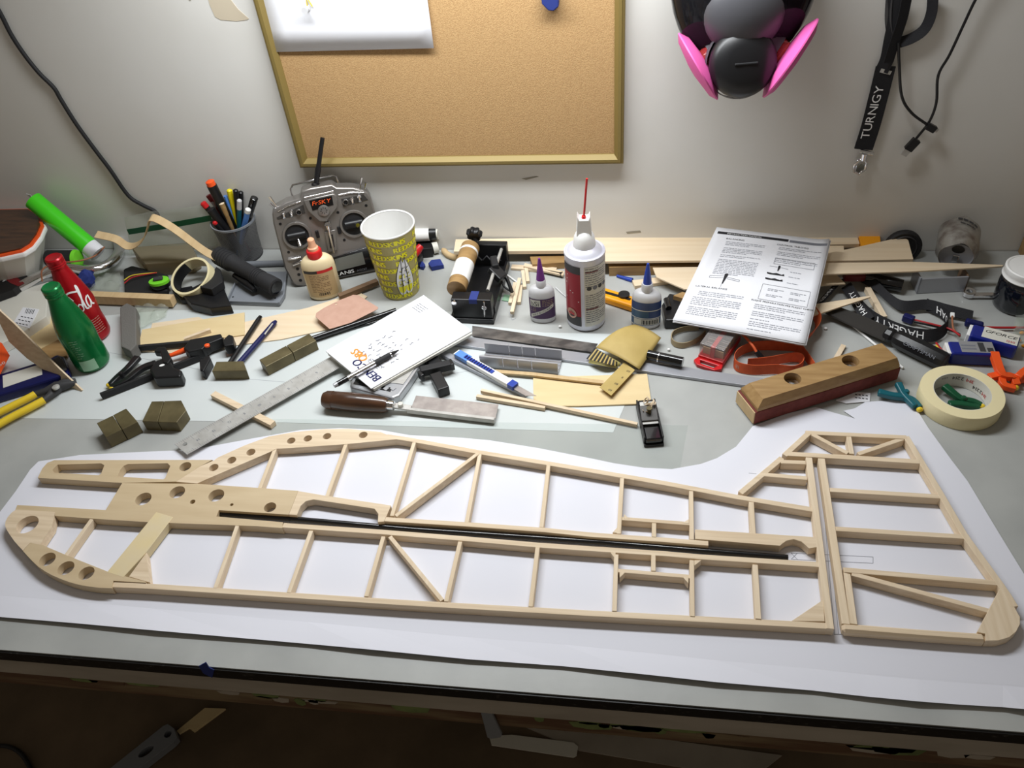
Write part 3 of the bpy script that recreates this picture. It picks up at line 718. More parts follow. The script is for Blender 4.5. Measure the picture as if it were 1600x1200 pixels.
for pts in ([(-40,664),(0,644),(28,630),(48,620),(55,616)], [(-10,668),(18,652),(45,638),(69,625)]):
    mb = MB(); mb.tube(spline([P(x, y, 0.010) for x, y in pts], 3), 0.0062, 12); build(mb, 'handle', 'yellow', pli, smooth=50)
for pts, w in (([(52,617),(70,612),(88,605),(104,601),(119,598)], [0.0045, 0.006, 0.010, 0.008, 0.0035]), ([(67,626),(78,618),(88,607),(103,598),(118,594)], [0.0045, 0.006, 0.010, 0.008, 0.0035])):
    mb = MB(); mb.tube([P(x, y, 0.010) for x, y in pts], w, 10); build(mb, 'jaw', 'charcoal', pli, smooth=50)
mb = MB(Tm(*P(88, 606, 0.018))); mb.lathe([(0.006, 0), (0.006, 0.003), (0.004, 0.004)], 14); build(mb, 'pivot', 'steel', pli, smooth=40)
og = thing('orange_tag', 'orange price tag card at the end of the bench', 'tag', P(0, 570, 0))
build(poly([(-50,512),(3,536),(15,555),(0,584),(-50,630)], 0.0225, 0.0235), 'tag_card', 'orange', og)
mb = MB(Tm(*P(4, 570, 0.0238)) @ Rz(0.9)); mb.text('60', 0.012, Matrix()); build(mb, 'tag_lettering', 'print_white', og)
yv = Plane((0, 1.235, 0), (0, -1, 0)); mb = MB()
mb.ribbon(spline([yv.at(*p) for p in [(150,366),(180,373),(198,384),(212,383),(225,372),(232,352),(238,340),(270,356),(316,390),(338,402)]], 5), V((0, 0.018, 0.003)), 0.0012)
single(mb, 'bent_veneer', 'cardboard', 'curled strip of thin wood veneer standing above a clear box', 'veneer', smooth=70)
single(poly([(205,386),(296,378),(308,400),(296,408),(226,412)], B, 0.030), 'clear_box', 'brown_film', 'smoky clear plastic box under the curled veneer', 'box', bevel=0.002)
zb = thing('zip_bag', 'clear zip bag with a green stripe leaning on the wall', 'bag', V((P(262, 390).x, 1.30, T)))
def zfn(u, v):
    a, b = yz.at(196, 338), yz.at(336, 316); c, d = yz.at(202, 398), yz.at(340, 385); p = c.lerp(d, u).lerp(a.lerp(b, u), v); p.y += 0.004 * math.sin(u * 9 + v * 5); return p
yz = Plane((0, 1.302, 0), (0, -1, 0))
build(MB().grid(zfn, 14, 8), 'bag_sheet', 'bag_film', zb, smooth=70, thick=0.0006)
mb = MB(); mb.ribbon([yz.at(202, 360) - V((0, 0.006, 0)), yz.at(265, 350) - V((0, 0.006, 0)), yz.at(332, 338) - V((0, 0.006, 0))], V((0, 0, 0.012)), 0.0008); build(mb, 'green_stripe', 'clamp_green', zb)
po = thing('foam_pouch', 'flat black pouch with red and yellow wires on top', 'pouch', P(225, 440, 0))
build(poly([(192,420),(206,414),(262,428),(262,454),(194,460)], B, 0.012), 'pouch_body', 'black_matte', po, bevel=0.004)
for m, dy in (('wire_yellow', 0), ('wire_red', 5)):
    mb = MB(); mb.tube(spline([P(194,438 + dy,0.017), P(205,431 + dy * 0.7,0.019), P(222,428 + dy * 0.4,0.018), P(245,426,0.017)], 5), 0.0012, 6); build(mb, 'wire', m, po, smooth=60)
gd = thing('green_gadget', 'small oval lime green and black gadget beside the tape dispenser', 'gadget', P(252, 444, 0.015))
mb = MB(Tm(*P(252, 447, 0.0145)) @ Rz(0.3)); mb.lathe([(0.017, 0), (0.019, 0.004), (0.0185, 0.009)], 24, sx=1.05, sy=0.75); build(mb, 'gadget_base', 'black', gd, smooth=50)
mb = MB(Tm(*P(252, 447, 0.0145)) @ Rz(0.3)); mb.lathe([(0.0185, 0.009), (0.018, 0.014), (0.010, 0.015)], 24, sx=1.05, sy=0.75); build(mb, 'gadget_ring', 'lime_small', gd, smooth=50)
mb = MB(Tm(*P(252, 447, 0.0145)) @ Rz(0.3)); mb.box(-0.009, 0.009, -0.005, 0.005, 0.0145, 0.020); build(mb, 'gadget_window', 'charcoal', gd, bevel=0.002)
mb = MB(Tm(*P(136, 436, 0.022))); rn3 = random.Random(4)
prof = [(0.0004, -0.02)] + [(0.017 * math.sin(PI * i / 6) * rn3.uniform(0.8, 1.15), -0.018 * math.cos(PI * i / 6)) for i in range(1, 6)] + [(0.0004, 0.019)]
mb.lathe(prof, 9, capb=False, capt=False); mb.v = [v + V((rn3.uniform(-1, 1), rn3.uniform(-1, 1), rn3.uniform(-1, 1))) * 0.0028 for v in mb.v]
single(mb, 'crumpled_tape', 'tape_blue', 'crumpled ball of dark blue tape behind the red bottle', 'tape')
def bagfn(px):
    def fn(u, v):
        p = P(px[0][0], px[0][1]).lerp(P(*px[1]), u).lerp(P(*px[3]).lerp(P(*px[2]), u), v)
        p.z = T + 0.004 + 0.010 * abs(math.sin(u * 7 + v * 4) * math.cos(v * 6 - u * 3)) * min(1, 6 * u * (1 - u) + 0.2); return p
    return fn
single(MB().grid(bagfn([(142,455),(150,430),(190,428),(190,457)]), 10, 8), 'parts_bag', 'bag_film', 'little clear bag of parts lying behind the cardboard stick', 'bag', smooth=80, thick=0.0004)
single(MB().grid(bagfn([(214,520),(212,480),(268,466),(262,496)]), 14, 10), 'empty_bag', 'bag_film', 'crumpled clear plastic bag in front of the cardboard stick', 'bag', smooth=80, thick=0.0004)
mb = MB(); mb.beam(P(128,464,0.013), P(271,470,0.013), 0.016, 0.018); single(mb, 'cardboard_stick', 'cardboard', 'tan corrugated stick lying behind the grey foam block', 'stick')
mb = MB(); mb.prism([P(x, y, 0.024) - V((0,0,0.0233)) for x, y in [(187,480),(198,473),(212,480),(213,538),(203,548),(189,541)]], (0, 0, 0.0233))
single(mb, 'foam_sander', 'grey_foam', 'grey foam sanding block lying behind the black clamps', 'sanding block', bevel=0.002)
td = thing('tape_dispenser', 'black tape dispenser holding a cream tape core', 'tape dispenser', P(315, 465, 0))
Md = Tm(*P(303, 436, 0.030)) @ Rx(math.radians(22)) @ Ry(math.radians(-8))
mb = MB(Md); mb.lathe([(0.041, -0.012), (0.041, 0.012), (0.0365, 0.012), (0.0365, -0.012), (0.041, -0.012)], 40, capb=False, capt=False); build(mb, 'tape_core', 'tape_cream', td, smooth=40)
mb = MB(Md); mb.lathe([(0.0364, -0.011), (0.0364, 0.011), (0.034, 0.011), (0.034, -0.011), (0.0364, -0.011)], 30, a0=2.2, a1=4.3, capb=False, capt=False); build(mb, 'hub', 'black', td, smooth=40)
build(poly([(282,458),(318,440),(338,416),(344,420),(348,446),(361,477),(328,481),(298,474)], B, 0.020), 'dispenser_body', 'black', td, bevel=0.002)
build(poly([(312,448),(338,417),(344,421),(348,440),(330,452)], 0.020, 0.036), 'dispenser_arm', 'black_matte', td, bevel=0.001)
build(poly([(268,452),(300,446),(306,468),(282,468)], B, 0.012), 'dispenser_foot', 'black', td, bevel=0.002)
tr = thing('grey_tray', 'flat grey plastic tray under the black flashlight', 'tray', P(405, 450, 0))
build(poly([(355,472),(368,444),(392,424),(448,424),(444,462),(436,475)], B, 0.004), 'tray_floor', 'grey_plastic', tr, bevel=0.001)
mb = MB(); mb.tube([P(385,413,0.006), P(446,411,0.006)], 0.006, 12); build(mb, 'tray_bar', 'grey_plastic', tr, smooth=50)
for a, b in [((355,472),(436,475)), ((436,475),(444,462)), ((444,462),(448,424)), ((355,472),(368,444))]:
    mb = MB(); mb.beam(P(*a, 0.006), P(*b, 0.006), 0.0025, 0.007); build(mb, 'tray_rim', 'grey_plastic', tr)
for x, y in [(364,464),(430,466),(438,446)]:
    mb = MB(Tm(*P(x, y, 0.0041))); mb.lathe([(0.0018, 0), (0.0018, 0.0004)], 10); build(mb, 'screw_hole', 'black', tr)
fl = thing('flashlight', 'ribbed black flashlight lying across the grey tray', 'flashlight', P(385, 428, 0.02))
fa, fb = P(340, 398, 0.044), P(432, 449, 0.027)
Mf = (fb - fa).to_track_quat('Z', 'Y').to_matrix().to_4x4(); Mf.translation = fa; L = (fb - fa).length
mb = MB(Mf); pr = [(0.012, 0), (0.0175, 0.002)]
for i in range(5): z = 0.008 + i * 0.007; pr += [(0.0185, z), (0.0185, z + 0.004), (0.0172, z + 0.0045), (0.0172, z + 0.0068)]
pr += [(0.015, 0.05), (0.0145, L * 0.62)]
for i in range(4): z = L * 0.64 + i * 0.005; pr += [(0.016, z), (0.016, z + 0.003), (0.0148, z + 0.0034)]
pr += [(0.0165, L - 0.02), (0.0165, L - 0.002), (0.013, L)]
mb.lathe(pr, 28); build(mb, 'barrel', 'rubber', fl, smooth=30)
mb = MB(Mf); mb.lathe([(0.0128, L), (0.0128, L + 0.0015), (0.004, L + 0.002)], 24); build(mb, 'lens_cap', 'black_gloss', fl, smooth=30)
mb = MB(); mb.tube([P(366,430,0.022), P(388,444,0.018), P(398,454,0.016)], [0.005, 0.009, 0.005], 10); build(mb, 'clip', 'black', fl, smooth=50)

# pencil cup and what stands in it
pcb = P(383, 398, B)
pc = thing('mesh_pencil_cup', 'grey wire mesh cup full of pens and screwdrivers', 'pencil cup', pcb)
mb = MB(Tm(*pcb)); mb.lathe([(0.036, 0.001), (0.0375, 0.04), (0.042, 0.078)], 48, capb=False, capt=False); build(mb, 'mesh_wall', 'wire_mesh', pc, smooth=60)
mb = MB(Tm(*pcb)); mb.lathe([(0.0415, 0.078), (0.0435, 0.079), (0.0435, 0.083), (0.0412, 0.083), (0.0415, 0.078)], 48, capb=False, capt=False); build(mb, 'rim', 'grey_plastic', pc, smooth=60)
mb = MB(Tm(*pcb)); mb.lathe([(0.0365, 0.0), (0.0365, 0.003)], 40); build(mb, 'base', 'charcoal', pc, smooth=40)
def pen(name, label, cat, tx, ty, r, body, capm=None, dy=0.0, capl=0.018, cr=None, taper=1.0):
    pn = Plane((0, pcb.y + dy, 0), (0, -1, 0)); tpt = pn.at(tx, ty)
    bt = V((pcb.x - (tpt.x - pcb.x) * 0.25, pcb.y + dy * 0.5, T + 0.006)); d = (tpt - bt).normalized()
    o = thing(name, label, cat, bt)
    mb = MB(); e = tpt - d * (capl if capm else 0); mid = bt.lerp(e, 0.6); mb.tube([bt, mid, e], [r * 0.6 * taper, r, r], 14); build(mb, 'barrel', body, o, smooth=40)
    if capm:
        mb = MB(); c = cr or r * 1.05; mb.tube([e, tpt - d * 0.002, tpt], [c, c, c * 0.6], 14); build(mb, 'cap', capm, o, smooth=40)
pen('screwdriver', 'black screwdriver handle with an orange end in the mesh cup', 'screwdriver', 327, 282, 0.0095, 'black', 'orange', -0.004, 0.010, 0.0085)
pen('marker_pen', 'black pen with a bright red end leaning out of the mesh cup', 'pen', 316, 316, 0.0058, 'black', 'red', -0.010, 0.012)
pen('hobby_knife', 'dark red handled tool behind the screwdriver in the mesh cup', 'tool', 325, 305, 0.005, 'dark_red', None, 0.012)
pen('wood_dowel', 'round wooden dowel standing in the mesh cup', 'dowel', 345, 316, 0.0055, 'oak', 'balsa_x', -0.008, 0.003)
pen('pen', 'blue pen beside the yellow pen in the mesh cup', 'pen', 352, 306, 0.0036, 'sky_blue', None, 0.010)
pen('highlighter', 'yellow pen in the mesh cup', 'pen', 358, 296, 0.0052, 'yellow_pen', 'yellow_pen', 0.012, 0.02)
pen('marker_pen', 'slim black pen beside the yellow pen in the mesh cup', 'pen', 368, 296, 0.0048, 'black', 'black', 0.006)
pen('marker_pen', 'black pen with a clip just behind the clear pen', 'pen', 376, 299, 0.0048, 'black', 'black', 0.016)
pen('pen', 'clear pen with a teal barrel at the front of the mesh cup', 'pen', 374, 312, 0.0044, 'teal', 'milky', -0.014, 0.022)
pen('marker_pen', 'fat glossy black marker at the side of the mesh cup', 'pen', 398, 308, 0.0068, 'black_gloss', 'black_gloss', 0.002, 0.02)
pen('pen', 'blue and white pen leaning low in the mesh cup', 'pen', 388, 326, 0.0052, 'sky_blue', 'white_plastic', -0.012, 0.01)
pen('hobby_knife', 'black tool with a small red tip low in the mesh cup', 'tool', 334, 346, 0.0055, 'black', 'red', -0.022, 0.006, 0.005)
pen('screwdriver', 'ribbed black tool handle filling the front of the mesh cup', 'tool', 328, 326, 0.0078, 'black', 'black', -0.016, 0.012)
# ------------------------------------------------------------------ radio transmitter
ta, tb_ = P(466, 449.5, B), P(590, 424, B)
u = (tb_ - ta).normalized(); nh = u.cross(V((0, 0, 1))).normalized(); lean = math.radians(13)
TP = Plane(ta, nh * math.cos(lean) + V((0, 0, 1)) * math.sin(lean)); tn = TP.n
tu = u; tw = tn.cross(tu).normalized()
tx = thing('radio_transmitter', 'silver grey radio transmitter with two sticks standing against the wall', 'transmitter', (ta + tb_) / 2)
def face(pts, off, th, name, m, bevel=0.0, holes=(), label=None):
    mb = MB(); mb.prism([TP.at(*p, off) for p in pts], tn * th, holes); return build(mb, name, m, tx, bevel=bevel, label=label, smooth=30)
def disc(x, y, r, off, th, name, m, r2=None, seg=28):
    M = tn.to_track_quat('Z', 'Y').to_matrix().to_4x4(); M.translation = TP.at(x, y, off)
    mb = MB(M)
    if r2: mb.lathe([(r2, 0), (r, 0), (r, th * 0.6), (r - 0.001, th), (r2 + 0.001, th), (r2, 0)], seg, capb=False, capt=False)
    else: mb.lathe([(r, 0), (r, th * 0.7), (r * 0.85, th)], seg)
    return build(mb, name, m, tx, smooth=35)
OUT = [(425,333),(431,325),(447,316),(469,310),(471,299),(485,294),(519,288),(526,293),(552,293),(574,300),(580,309),(590,345),(604,400),(605,418),(590,425),(529,436),(500,445),(476,449),(463,447),(456,441),(445,420),(427,350)]
mb = MB(); mb.prism([TP.at(*p) for p in OUT], tn * -0.036); mb.v = [V((v.x, v.y, max(v.z, T + B))) for v in mb.v]; build(mb, 'case', 'gunmetal', tx, bevel=0.003, smooth=30)
face([(474,311),(521,300),(526,304),(527.5,322.5),(510,344.5),(499,344.5),(481,328)], 0.0, 0.009, 'centre_panel', 'gunmetal', 0.002)
bdg = face([(483,313.5),(518.5,306),(521,320),(488.5,329)], 0.009, 0.0008, 'badge', 'black_gloss')
bc = TP.at(502, 317, 0.0101); mb = MB(); mb.text('FrSKY', 0.0105, None, fn=lambda x, y: bc + tu * (x + y * 0.25) + tw * (y - 0.002), squeeze=1.2); build(mb, 'badge_lettering', 'orange', bdg)
spk = disc(506, 329, 0.0105, 0.009, 0.003, 'speaker_boss', 'gunmetal')
for i in range(8):
    a = i * PI / 4; c = TP.at(506, 329, 0.0122); mb = MB(); p = c + tu * (0.004 * math.cos(a)) + tw * (0.004 * math.sin(a)); q = c + tu * (0.0065 * math.cos(a)) + tw * (0.0065 * math.sin(a)); mb.beam(p, q, 0.001, 0.0006, tn); build(mb, 'speaker_slot', 'black', spk)
for gx, gy, sx, sy in ((464, 368, 470, 385), (553, 349.5, 559, 352)):
    disc(gx, gy, 0.0265, 0.0, 0.004, 'gimbal_ring', 'gunmetal', 0.021)
    g = disc(gx, gy, 0.0212, 0.0004, 0.0006, 'gimbal_well', 'black_matte')
    c = TP.at(gx, gy, 0.001); mb = MB(); mb.tube([c - tu * 0.016, c + tu * 0.016], 0.008, 14); build(mb, 'gimbal_drum', 'black', g, smooth=40)
    e = TP.at(sx, sy, 0.016); mb = MB(); mb.tube([c, c.lerp(e, 0.5), c.lerp(e, 0.55), e], [0.0018, 0.0018, 0.0036, 0.0040], 12); build(mb, 'stick', 'chrome', g, smooth=40)
face([(432,340),(474,320),(477,333),(434,343)], 0.0003, 0.0006, 'switch_panel', 'gunmetal_dark')
face([(533,311),(568,304),(575,312),(536,323)], 0.0003, 0.0006, 'switch_panel', 'gunmetal_dark')
for x, y in ((443,333),(455,331),(550,311),(561,307)):
    disc(x, y, 0.0042, 0.001, 0.003, 'switch_nut', 'chrome'); c = TP.at(x, y, 0.003); mb = MB(); mb.tube([c, c + tn * 0.010 - V((0, 0, 0.007))], [0.0018, 0.0026], 10); build(mb, 'switch_lever', 'chrome', tx, smooth=40)
for x, y in ((467,331),(540,315.5)): disc(x, y, 0.0058, 0.001, 0.005, 'knob_ring', 'chrome', 0.003); disc(x, y, 0.0032, 0.001, 0.002, 'knob_core', 'black')
face([(507,362),(524,358),(527,390),(513,393)], 0.0003, 0.004, 'slider_block', 'gunmetal', 0.001)
face([(513,368),(520,366),(523,386),(516,388)], 0.0044, 0.0004, 'slider_slot', 'black')
c, e = TP.at(512, 352, 0.008), TP.at(522, 395, 0.012); mb = MB(); mb.tube([c, c.lerp(e, 0.2), e], [0.0052, 0.0026, 0.0022], 12); build(mb, 'centre_lever', 'chrome', tx, smooth=50)
disc(512, 350, 0.0068, 0.0, 0.007, 'lever_boss', 'chrome')
for x, y in ((485,341),(528,332),(538,375),(451,394),(438,350),(572,321)): disc(x, y, 0.0026, 0.0002, 0.0005, 'screw_hole', 'black', seg=14)
for x, y in ((465,420),(467,429),(469.5,438)): disc(x, y, 0.0030, 0.0002, 0.0005, 'grip_hole', 'black', seg=14)
for x, y in ((496,366),(530,360)): c = TP.at(x, y, 0.002); mb = MB(); mb.beam(c - tw * 0.007, c + tw * 0.007, 0.006, 0.004, tn); build(mb, 'trim_switch', 'black', tx, bevel=0.001)
dpn = face([(515,404),(572,386),(585,392),(590,419),(526,434)], 0.0003, 0.003, 'display_panel', 'black_gloss', 0.001)
face([(523,405),(566,393.5),(571,412.5),(526,424)], 0.0033, 0.0004, 'display', 'screen')
def lay(px, py, s, size, m, nm, al=0.5, sq=1.2):
    c = TP.at(px, py, 0.0042); mb = MB(); d = (TP.at(586, 420, 0.0042) - TP.at(526, 433, 0.0042)).normalized(); w = tn.cross(d)
    mb.text(s, size, None, fn=lambda x, y: c + d * x + w * y, align=al, squeeze=sq); build(mb, nm, m, dpn)
lay(531, 430.5, 'TARANIS', 0.0095, 'print_white', 'name_lettering', 0.5, 1.45)
lay(556, 391.8, 'RADIO SYSTEM', 0.005, 'print_grey', 'small_lettering')
lay(566, 422.5, 'ACCST', 0.005, 'print_grey', 'small_lettering')
mb = MB(); mb.tube([TP.at(450, 405, 0.001), TP.at(461, 404, 0.004), TP.at(470, 402, 0.001)], 0.0022, 8); build(mb, 'chrome_trim', 'chrome', tx, smooth=60)
mb = MB(); mb.tube([TP.at(458, 414, 0.001), TP.at(466, 411, 0.004), TP.at(473, 407, 0.001)], 0.0026, 8); build(mb, 'chrome_trim', 'chrome', tx, smooth=60)
mb = MB(); mb.tube([TP.at(475.5, 309, 0.008), TP.at(521, 298.5, 0.008)], 0.0016, 8); build(mb, 'chrome_trim', 'chrome', tx, smooth=60)
mb = MB(); mb.tube([TP.at(434, 330, 0.0), TP.at(450, 321, 0.001), TP.at(470, 315, 0.0)], 0.0018, 8); build(mb, 'chrome_trim', 'chrome', tx, smooth=60)
mb = MB(); mb.tube([TP.at(529, 305, 0.0), TP.at(548, 301, 0.001), TP.at(568, 301, 0.0)], 0.0018, 8); build(mb, 'chrome_trim', 'chrome', tx, smooth=60)
mb = MB(); mb.tube([TP.at(494, 293, -0.018), TP.at(494.5, 288, -0.018), TP.at(495, 286, -0.018)], [0.009, 0.009, 0.006], 18); build(mb, 'antenna_base', 'black', tx, smooth=40)
mb = MB(); mb.tube([TP.at(494, 287, -0.018), TP.at(497, 264, -0.018), TP.at(498, 258, -0.018), TP.at(504, 215, -0.018)], [0.0045, 0.0055, 0.0042, 0.0038], 12); build(mb, 'antenna', 'black', tx, smooth=50)
mb = MB(); mb.tube([TP.at(*p, -0.042) for p in [(459,312),(454,296),(457,289),(520,274),(525,275),(532,292),(531,300)]], 0.0018, 8); build(mb, 'carry_handle', 'chrome', tx, smooth=40)
for a, b in (((436,328),(421,307)), ((436,331),(422,318)), ((562,296),(565,277)), ((568,299),(572,285))):
    mb = MB(); mb.tube([TP.at(*a, -0.006), TP.at(*b, -0.004)], [0.0014, 0.0024], 8); build(mb, 'toggle', 'chrome', tx, smooth=40)

# ------------------------------------------------------------------ glue bottle
def oval_bottle(name, label, bx, by, yaw, prof, sx, sy, m, extra):
    b = P(bx, by, B); t = thing(name, label, 'bottle', b); M = Tm(*b) @ Rz(yaw)
    mb = MB(M); mb.lathe(prof, 40, sx=sx, sy=sy); build(mb, 'bottle_body', m, t, smooth=50)
    for nm, mm, pf in extra:
        mb = MB(M); mb.lathe(pf, 30); build(mb, nm, mm, t, smooth=35)
    def patch(nm, mm, a0, a1, z0, z1, k=1.012, r=1.0):
        mb = MB(M)
        def fn(p, q):
            a = -PI / 2 + a0 + (a1 - a0) * p; return (r * k * sx * math.cos(a), r * k * sy * math.sin(a), z0 + (z1 - z0) * q)
        mb.grid(fn, 16, 2); return build(mb, nm, mm, t, smooth=60)
    def surf(a, z, k=1.03, r=1.0): a = -PI / 2 + a; return M @ V((r * k * sx * math.cos(a), r * k * sy * math.sin(a), z))
    return t, patch, surf
t, patch, sf = oval_bottle('glue_bottle', 'cream wood glue bottle with a red cap in front of the transmitter', 510, 460, 0.32,
    [(0.88, 0), (1.0, 0.004), (1.0, 0.068), (0.94, 0.078), (0.72, 0.085), (0.45, 0.088)], 0.0305, 0.019, 'cream_glue',
    [('cap', 'red', [(0.0135, 0.086), (0.0138, 0.098), (0.0125, 0.100)]), ('spout', 'nozzle', [(0.0095, 0.100), (0.0095, 0.105), (0.0075, 0.107), (0.0065, 0.113), (0.0062, 0.121), (0.0045, 0.123)])])
lbl = patch('label', 'label_tan', -1.05, 0.95, 0.008, 0.066)
patch('label_band', 'red', -0.1, 0.95, 0.060, 0.066, 1.02); patch('label_band', 'black', -1.05, -0.1, 0.060, 0.066, 1.02)
mb = MB(); rn2 = random.Random(9)
for i in range(11):
    words(mb, lambda x, y: sf(x / 0.0305 * 1.2, y), -0.017, 0.016, 0.055 - i * 0.0035, 0.0010, rn2, 0.9 if i % 4 else 0.55)
build(mb, 'small_print', 'brown_stick', lbl, kind='stuff')
mb = MB()
for i in range(10): mb.grid(lambda u, v, i=i: sf(-0.32 + i * 0.066 + u * (0.025 + 0.02 * (i % 2)), 0.012 + 0.006 * v), 1, 1)
build(mb, 'barcode', 'print_black', lbl, kind='stuff')

# ------------------------------------------------------------------ paper cup
cb = P(627, 452, B)
cup = thing('paper_cup', 'tall yellow lettered drinking cup with a white inside', 'cup', cb)
R0, R1, HC = 0.034, 0.0465, 0.140
def cr_(z): return R0 + (R1 - R0) * z / HC
mb = MB(Tm(*cb)); mb.lathe([(R0 - 0.002, 0.002), (R0, 0), (R0, 0.003), (R1, HC)], 56, capt=False); build(mb, 'cup_wall', 'cup_olive', cup, smooth=60)
mb = MB(Tm(*cb)); mb.lathe([(R0 - 0.001, 0.006), (R1 - 0.0015, HC - 0.001)], 56, capt=False); build(mb, 'cup_inside', 'white_plastic', cup, smooth=60)
mb = MB(Tm(*cb)); mb.lathe([(R1 - 0.0015, HC - 0.001), (R1 + 0.0014, HC - 0.001), (R1 + 0.0017, HC + 0.0005), (R1 + 0.0004, HC + 0.002), (R1 - 0.0015, HC)], 56, capb=False, capt=False); build(mb, 'rolled_rim', 'white_plastic', cup, smooth=60)
ac = math.atan2(-cb.y, -cb.x)
def csf(x, z, off=0.0005):
    r = cr_(z) + off; a = ac + x / 0.040; return cb + V((r * math.cos(a), r * math.sin(a), z))
emb = lambda x, z: ((x - 0.012) / 0.017) ** 2 + ((z - 0.064) / 0.048) ** 2 < 1
mb = MB()
for row in range(9):
    z = 0.005 + row * 0.0147
    for k in range(-1, 2):
        x0 = k * 0.078 + (0.030 if row % 2 else -0.008)
        for e_ in (-0.0007, 0.0, 0.0007): mb.text('REDSKINS', 0.0140, None, fn=lambda x, y: csf(x0 + x + e_, min(HC - 0.004, z + y), 0.0006 + e_ * 0.1), squeeze=0.95, gap=0.11)
build(mb, 'wrap_lettering', 'bright_yellow', cup, label='bright yellow repeated lettering')
def feather(x0, tilt, m, k, off, nm, root=cup):
    pts = []
    N = 14
    for i in range(N + 1):
        f = i / N; w = 0.0098 * k * math.sin(PI * min(1, f * 0.94 + 0.06)) ** 0.7 * (0.55 + 0.75 * (1 - f)); pts.append((w, f))
    mb = MB(); z0, z1 = 0.014 - 0.002 * (k - 1), 0.092 + 0.002 * (k - 1)
    for i in range(N):
        (w0, f0), (w1, f1) = pts[i], pts[i + 1]; za, zb_ = z0 + (z1 - z0) * f0, z0 + (z1 - z0) * f1; xa, xb = x0 + tilt * f0, x0 + tilt * f1
        mb.add([csf(xa - w0, za, off), csf(xa + w0, za, off), csf(xb + w1, zb_, off), csf(xb - w1, zb_, off)], [(0, 1, 2, 3)])
    return build(mb, nm, m, root)
for x0, tl in ((0.003, 0.006), (0.017, -0.002)):
    feather(x0, tl, 'print_black', 1.22, 0.0010, 'feather_outline'); feather(x0, tl, 'print_white', 1.08, 0.0013, 'feather')
    mb = MB(); stroke(mb, lambda x, y: csf(x, y, 0.0019), [(x0, 0.016), (x0 + tl * 0.5, 0.054), (x0 + tl, 0.096)], 0.0011)
    for i in range(6): zz = 0.036 + i * 0.007; xx = x0 + tl * (zz - 0.022) / 0.063; stroke(mb, lambda x, y: csf(x, y, 0.0019), [(xx, zz), (xx + (0.004 if i % 2 else -0.004), zz + 0.002)], 0.0011)
    build(mb, 'feather_quill', 'print_black', cup)
    mb = MB(); mb.add([csf(x0 - 0.0072, 0.032, 0.0016), csf(x0 + 0.0072, 0.032, 0.0016), csf(x0 + 0.0062, 0.022, 0.0016), csf(x0, 0.0155, 0.0016), csf(x0 - 0.0062, 0.022, 0.0016)], [(0, 1, 2, 3, 4)]); build(mb, 'feather_tip', 'bright_yellow', cup)

# ------------------------------------------------------------------ small things behind the cup
bt = thing('battery_holder', 'black battery cell with a white sleeve on a stand by the wall', 'battery', P(668, 395, 0))
mb = MB(); mb.tube([P(638,368,0.035), P(682,365,0.035)], 0.0125, 20); build(mb, 'cell', 'black', bt, smooth=40)
mb = MB(); mb.tube([P(647,367.4,0.035), P(671,365.8,0.035)], 0.0130, 20); build(mb, 'sleeve', 'white_plastic', bt, smooth=40)
mb = MB(); mb.tube([P(681,365,0.035), P(685,365,0.035)], 0.0110, 16); build(mb, 'end_cap', 'off_white', bt, smooth=40)
mb = MB(); mb.beam(P(640,392,0.011), P(676,388,0.011), 0.03, 0.0204); build(mb, 'stand', 'black', bt, bevel=0.001)
mb = MB(); mb.tube([P(676,388,0.012), P(684,386,0.012)], 0.011, 16); build(mb, 'stand_end', 'off_white', bt, smooth=40)
rc = thing('red_clamp', 'red and black spring clamp standing behind the yellow cup', 'clamp', P(655, 410, 0))
mb = MB(); mb.tube([P(646,402,0.020), P(652,392,0.030), P(658,384,0.036)], [0.006, 0.008, 0.006], 10); build(mb, 'jaw', 'red', rc, smooth=50)
mb = MB(); mb.beam(P(648,416,0.009), P(656,400,0.012), 0.014, 0.016); build(mb, 'grip', 'black', rc, bevel=0.002)
for lab, pts, h in (('larger scrap of blue tape beside the yellow cup', [(669,411),(674,405),(688,405),(693,413),(684,415),(674,417)], 0.010), ('smaller scrap of blue tape against the red clamp', [(655,411),(660,408),(664,412),(661,417),(656,416)], 0.008)):
    mb = poly(pts, B, h); mb.v = [v + V((0, 0, random.uniform(-0.002, 0.002) if v.z > T + 0.004 else 0)) for v in mb.v]
    single(mb, 'tape_scrap', 'tape_blue', lab, 'tape')
# ------------------------------------------------------------------ middle of the bench
def M3(o, xp, flip=False):
    """local frame on the bench: origin o, x towards xp, y away to the left of it, z up"""
    return frame(V(o), V((xp.x, xp.y, o.z)))
# cradle with the wooden roller
ro, rx = P(772, 507, B), P(797, 415, B)
Mr = M3(ro, rx); RL = (rx - ro).length; RW = 0.078
cr = thing('roller_cradle', 'black cradle tool holding a wooden roller with a white sleeve', 'tool', ro + V((-0.03, 0.05, 0)))
build(MB(Mr).box(0, RL, 0, RW, 0, 0.010), 'base_plate', 'black', cr, bevel=0.001)
build(MB(Mr).box(0.003, 0.026, 0.002, RW - 0.006, 0.010, 0.050), 'front_block', 'black', cr, bevel=0.0015)
build(MB(Mr).box(RL - 0.016, RL - 0.001, 0.0, RW - 0.004, 0.010, 0.056), 'rear_block', 'black', cr, bevel=0.0015)
build(MB(Mr).box(0.02, RL - 0.01, 0.0, 0.004, 0.010, 0.022), 'side_wall', 'black', cr)
for k in range(3):
    y0 = 0.012 + k * 0.018; mb = MB(Mr); mb.tube([V((RL - 0.022, y0, 0.026)), V((RL - 0.019, y0 + 0.008, 0.034)), V((RL - 0.022, y0 + 0.016, 0.026))], 0.0018, 6); build(mb, 'wavy_spring', 'black_matte', cr, smooth=60)
ra_, rb_ = P(713, 452, 0.052), P(735, 387, 0.056)
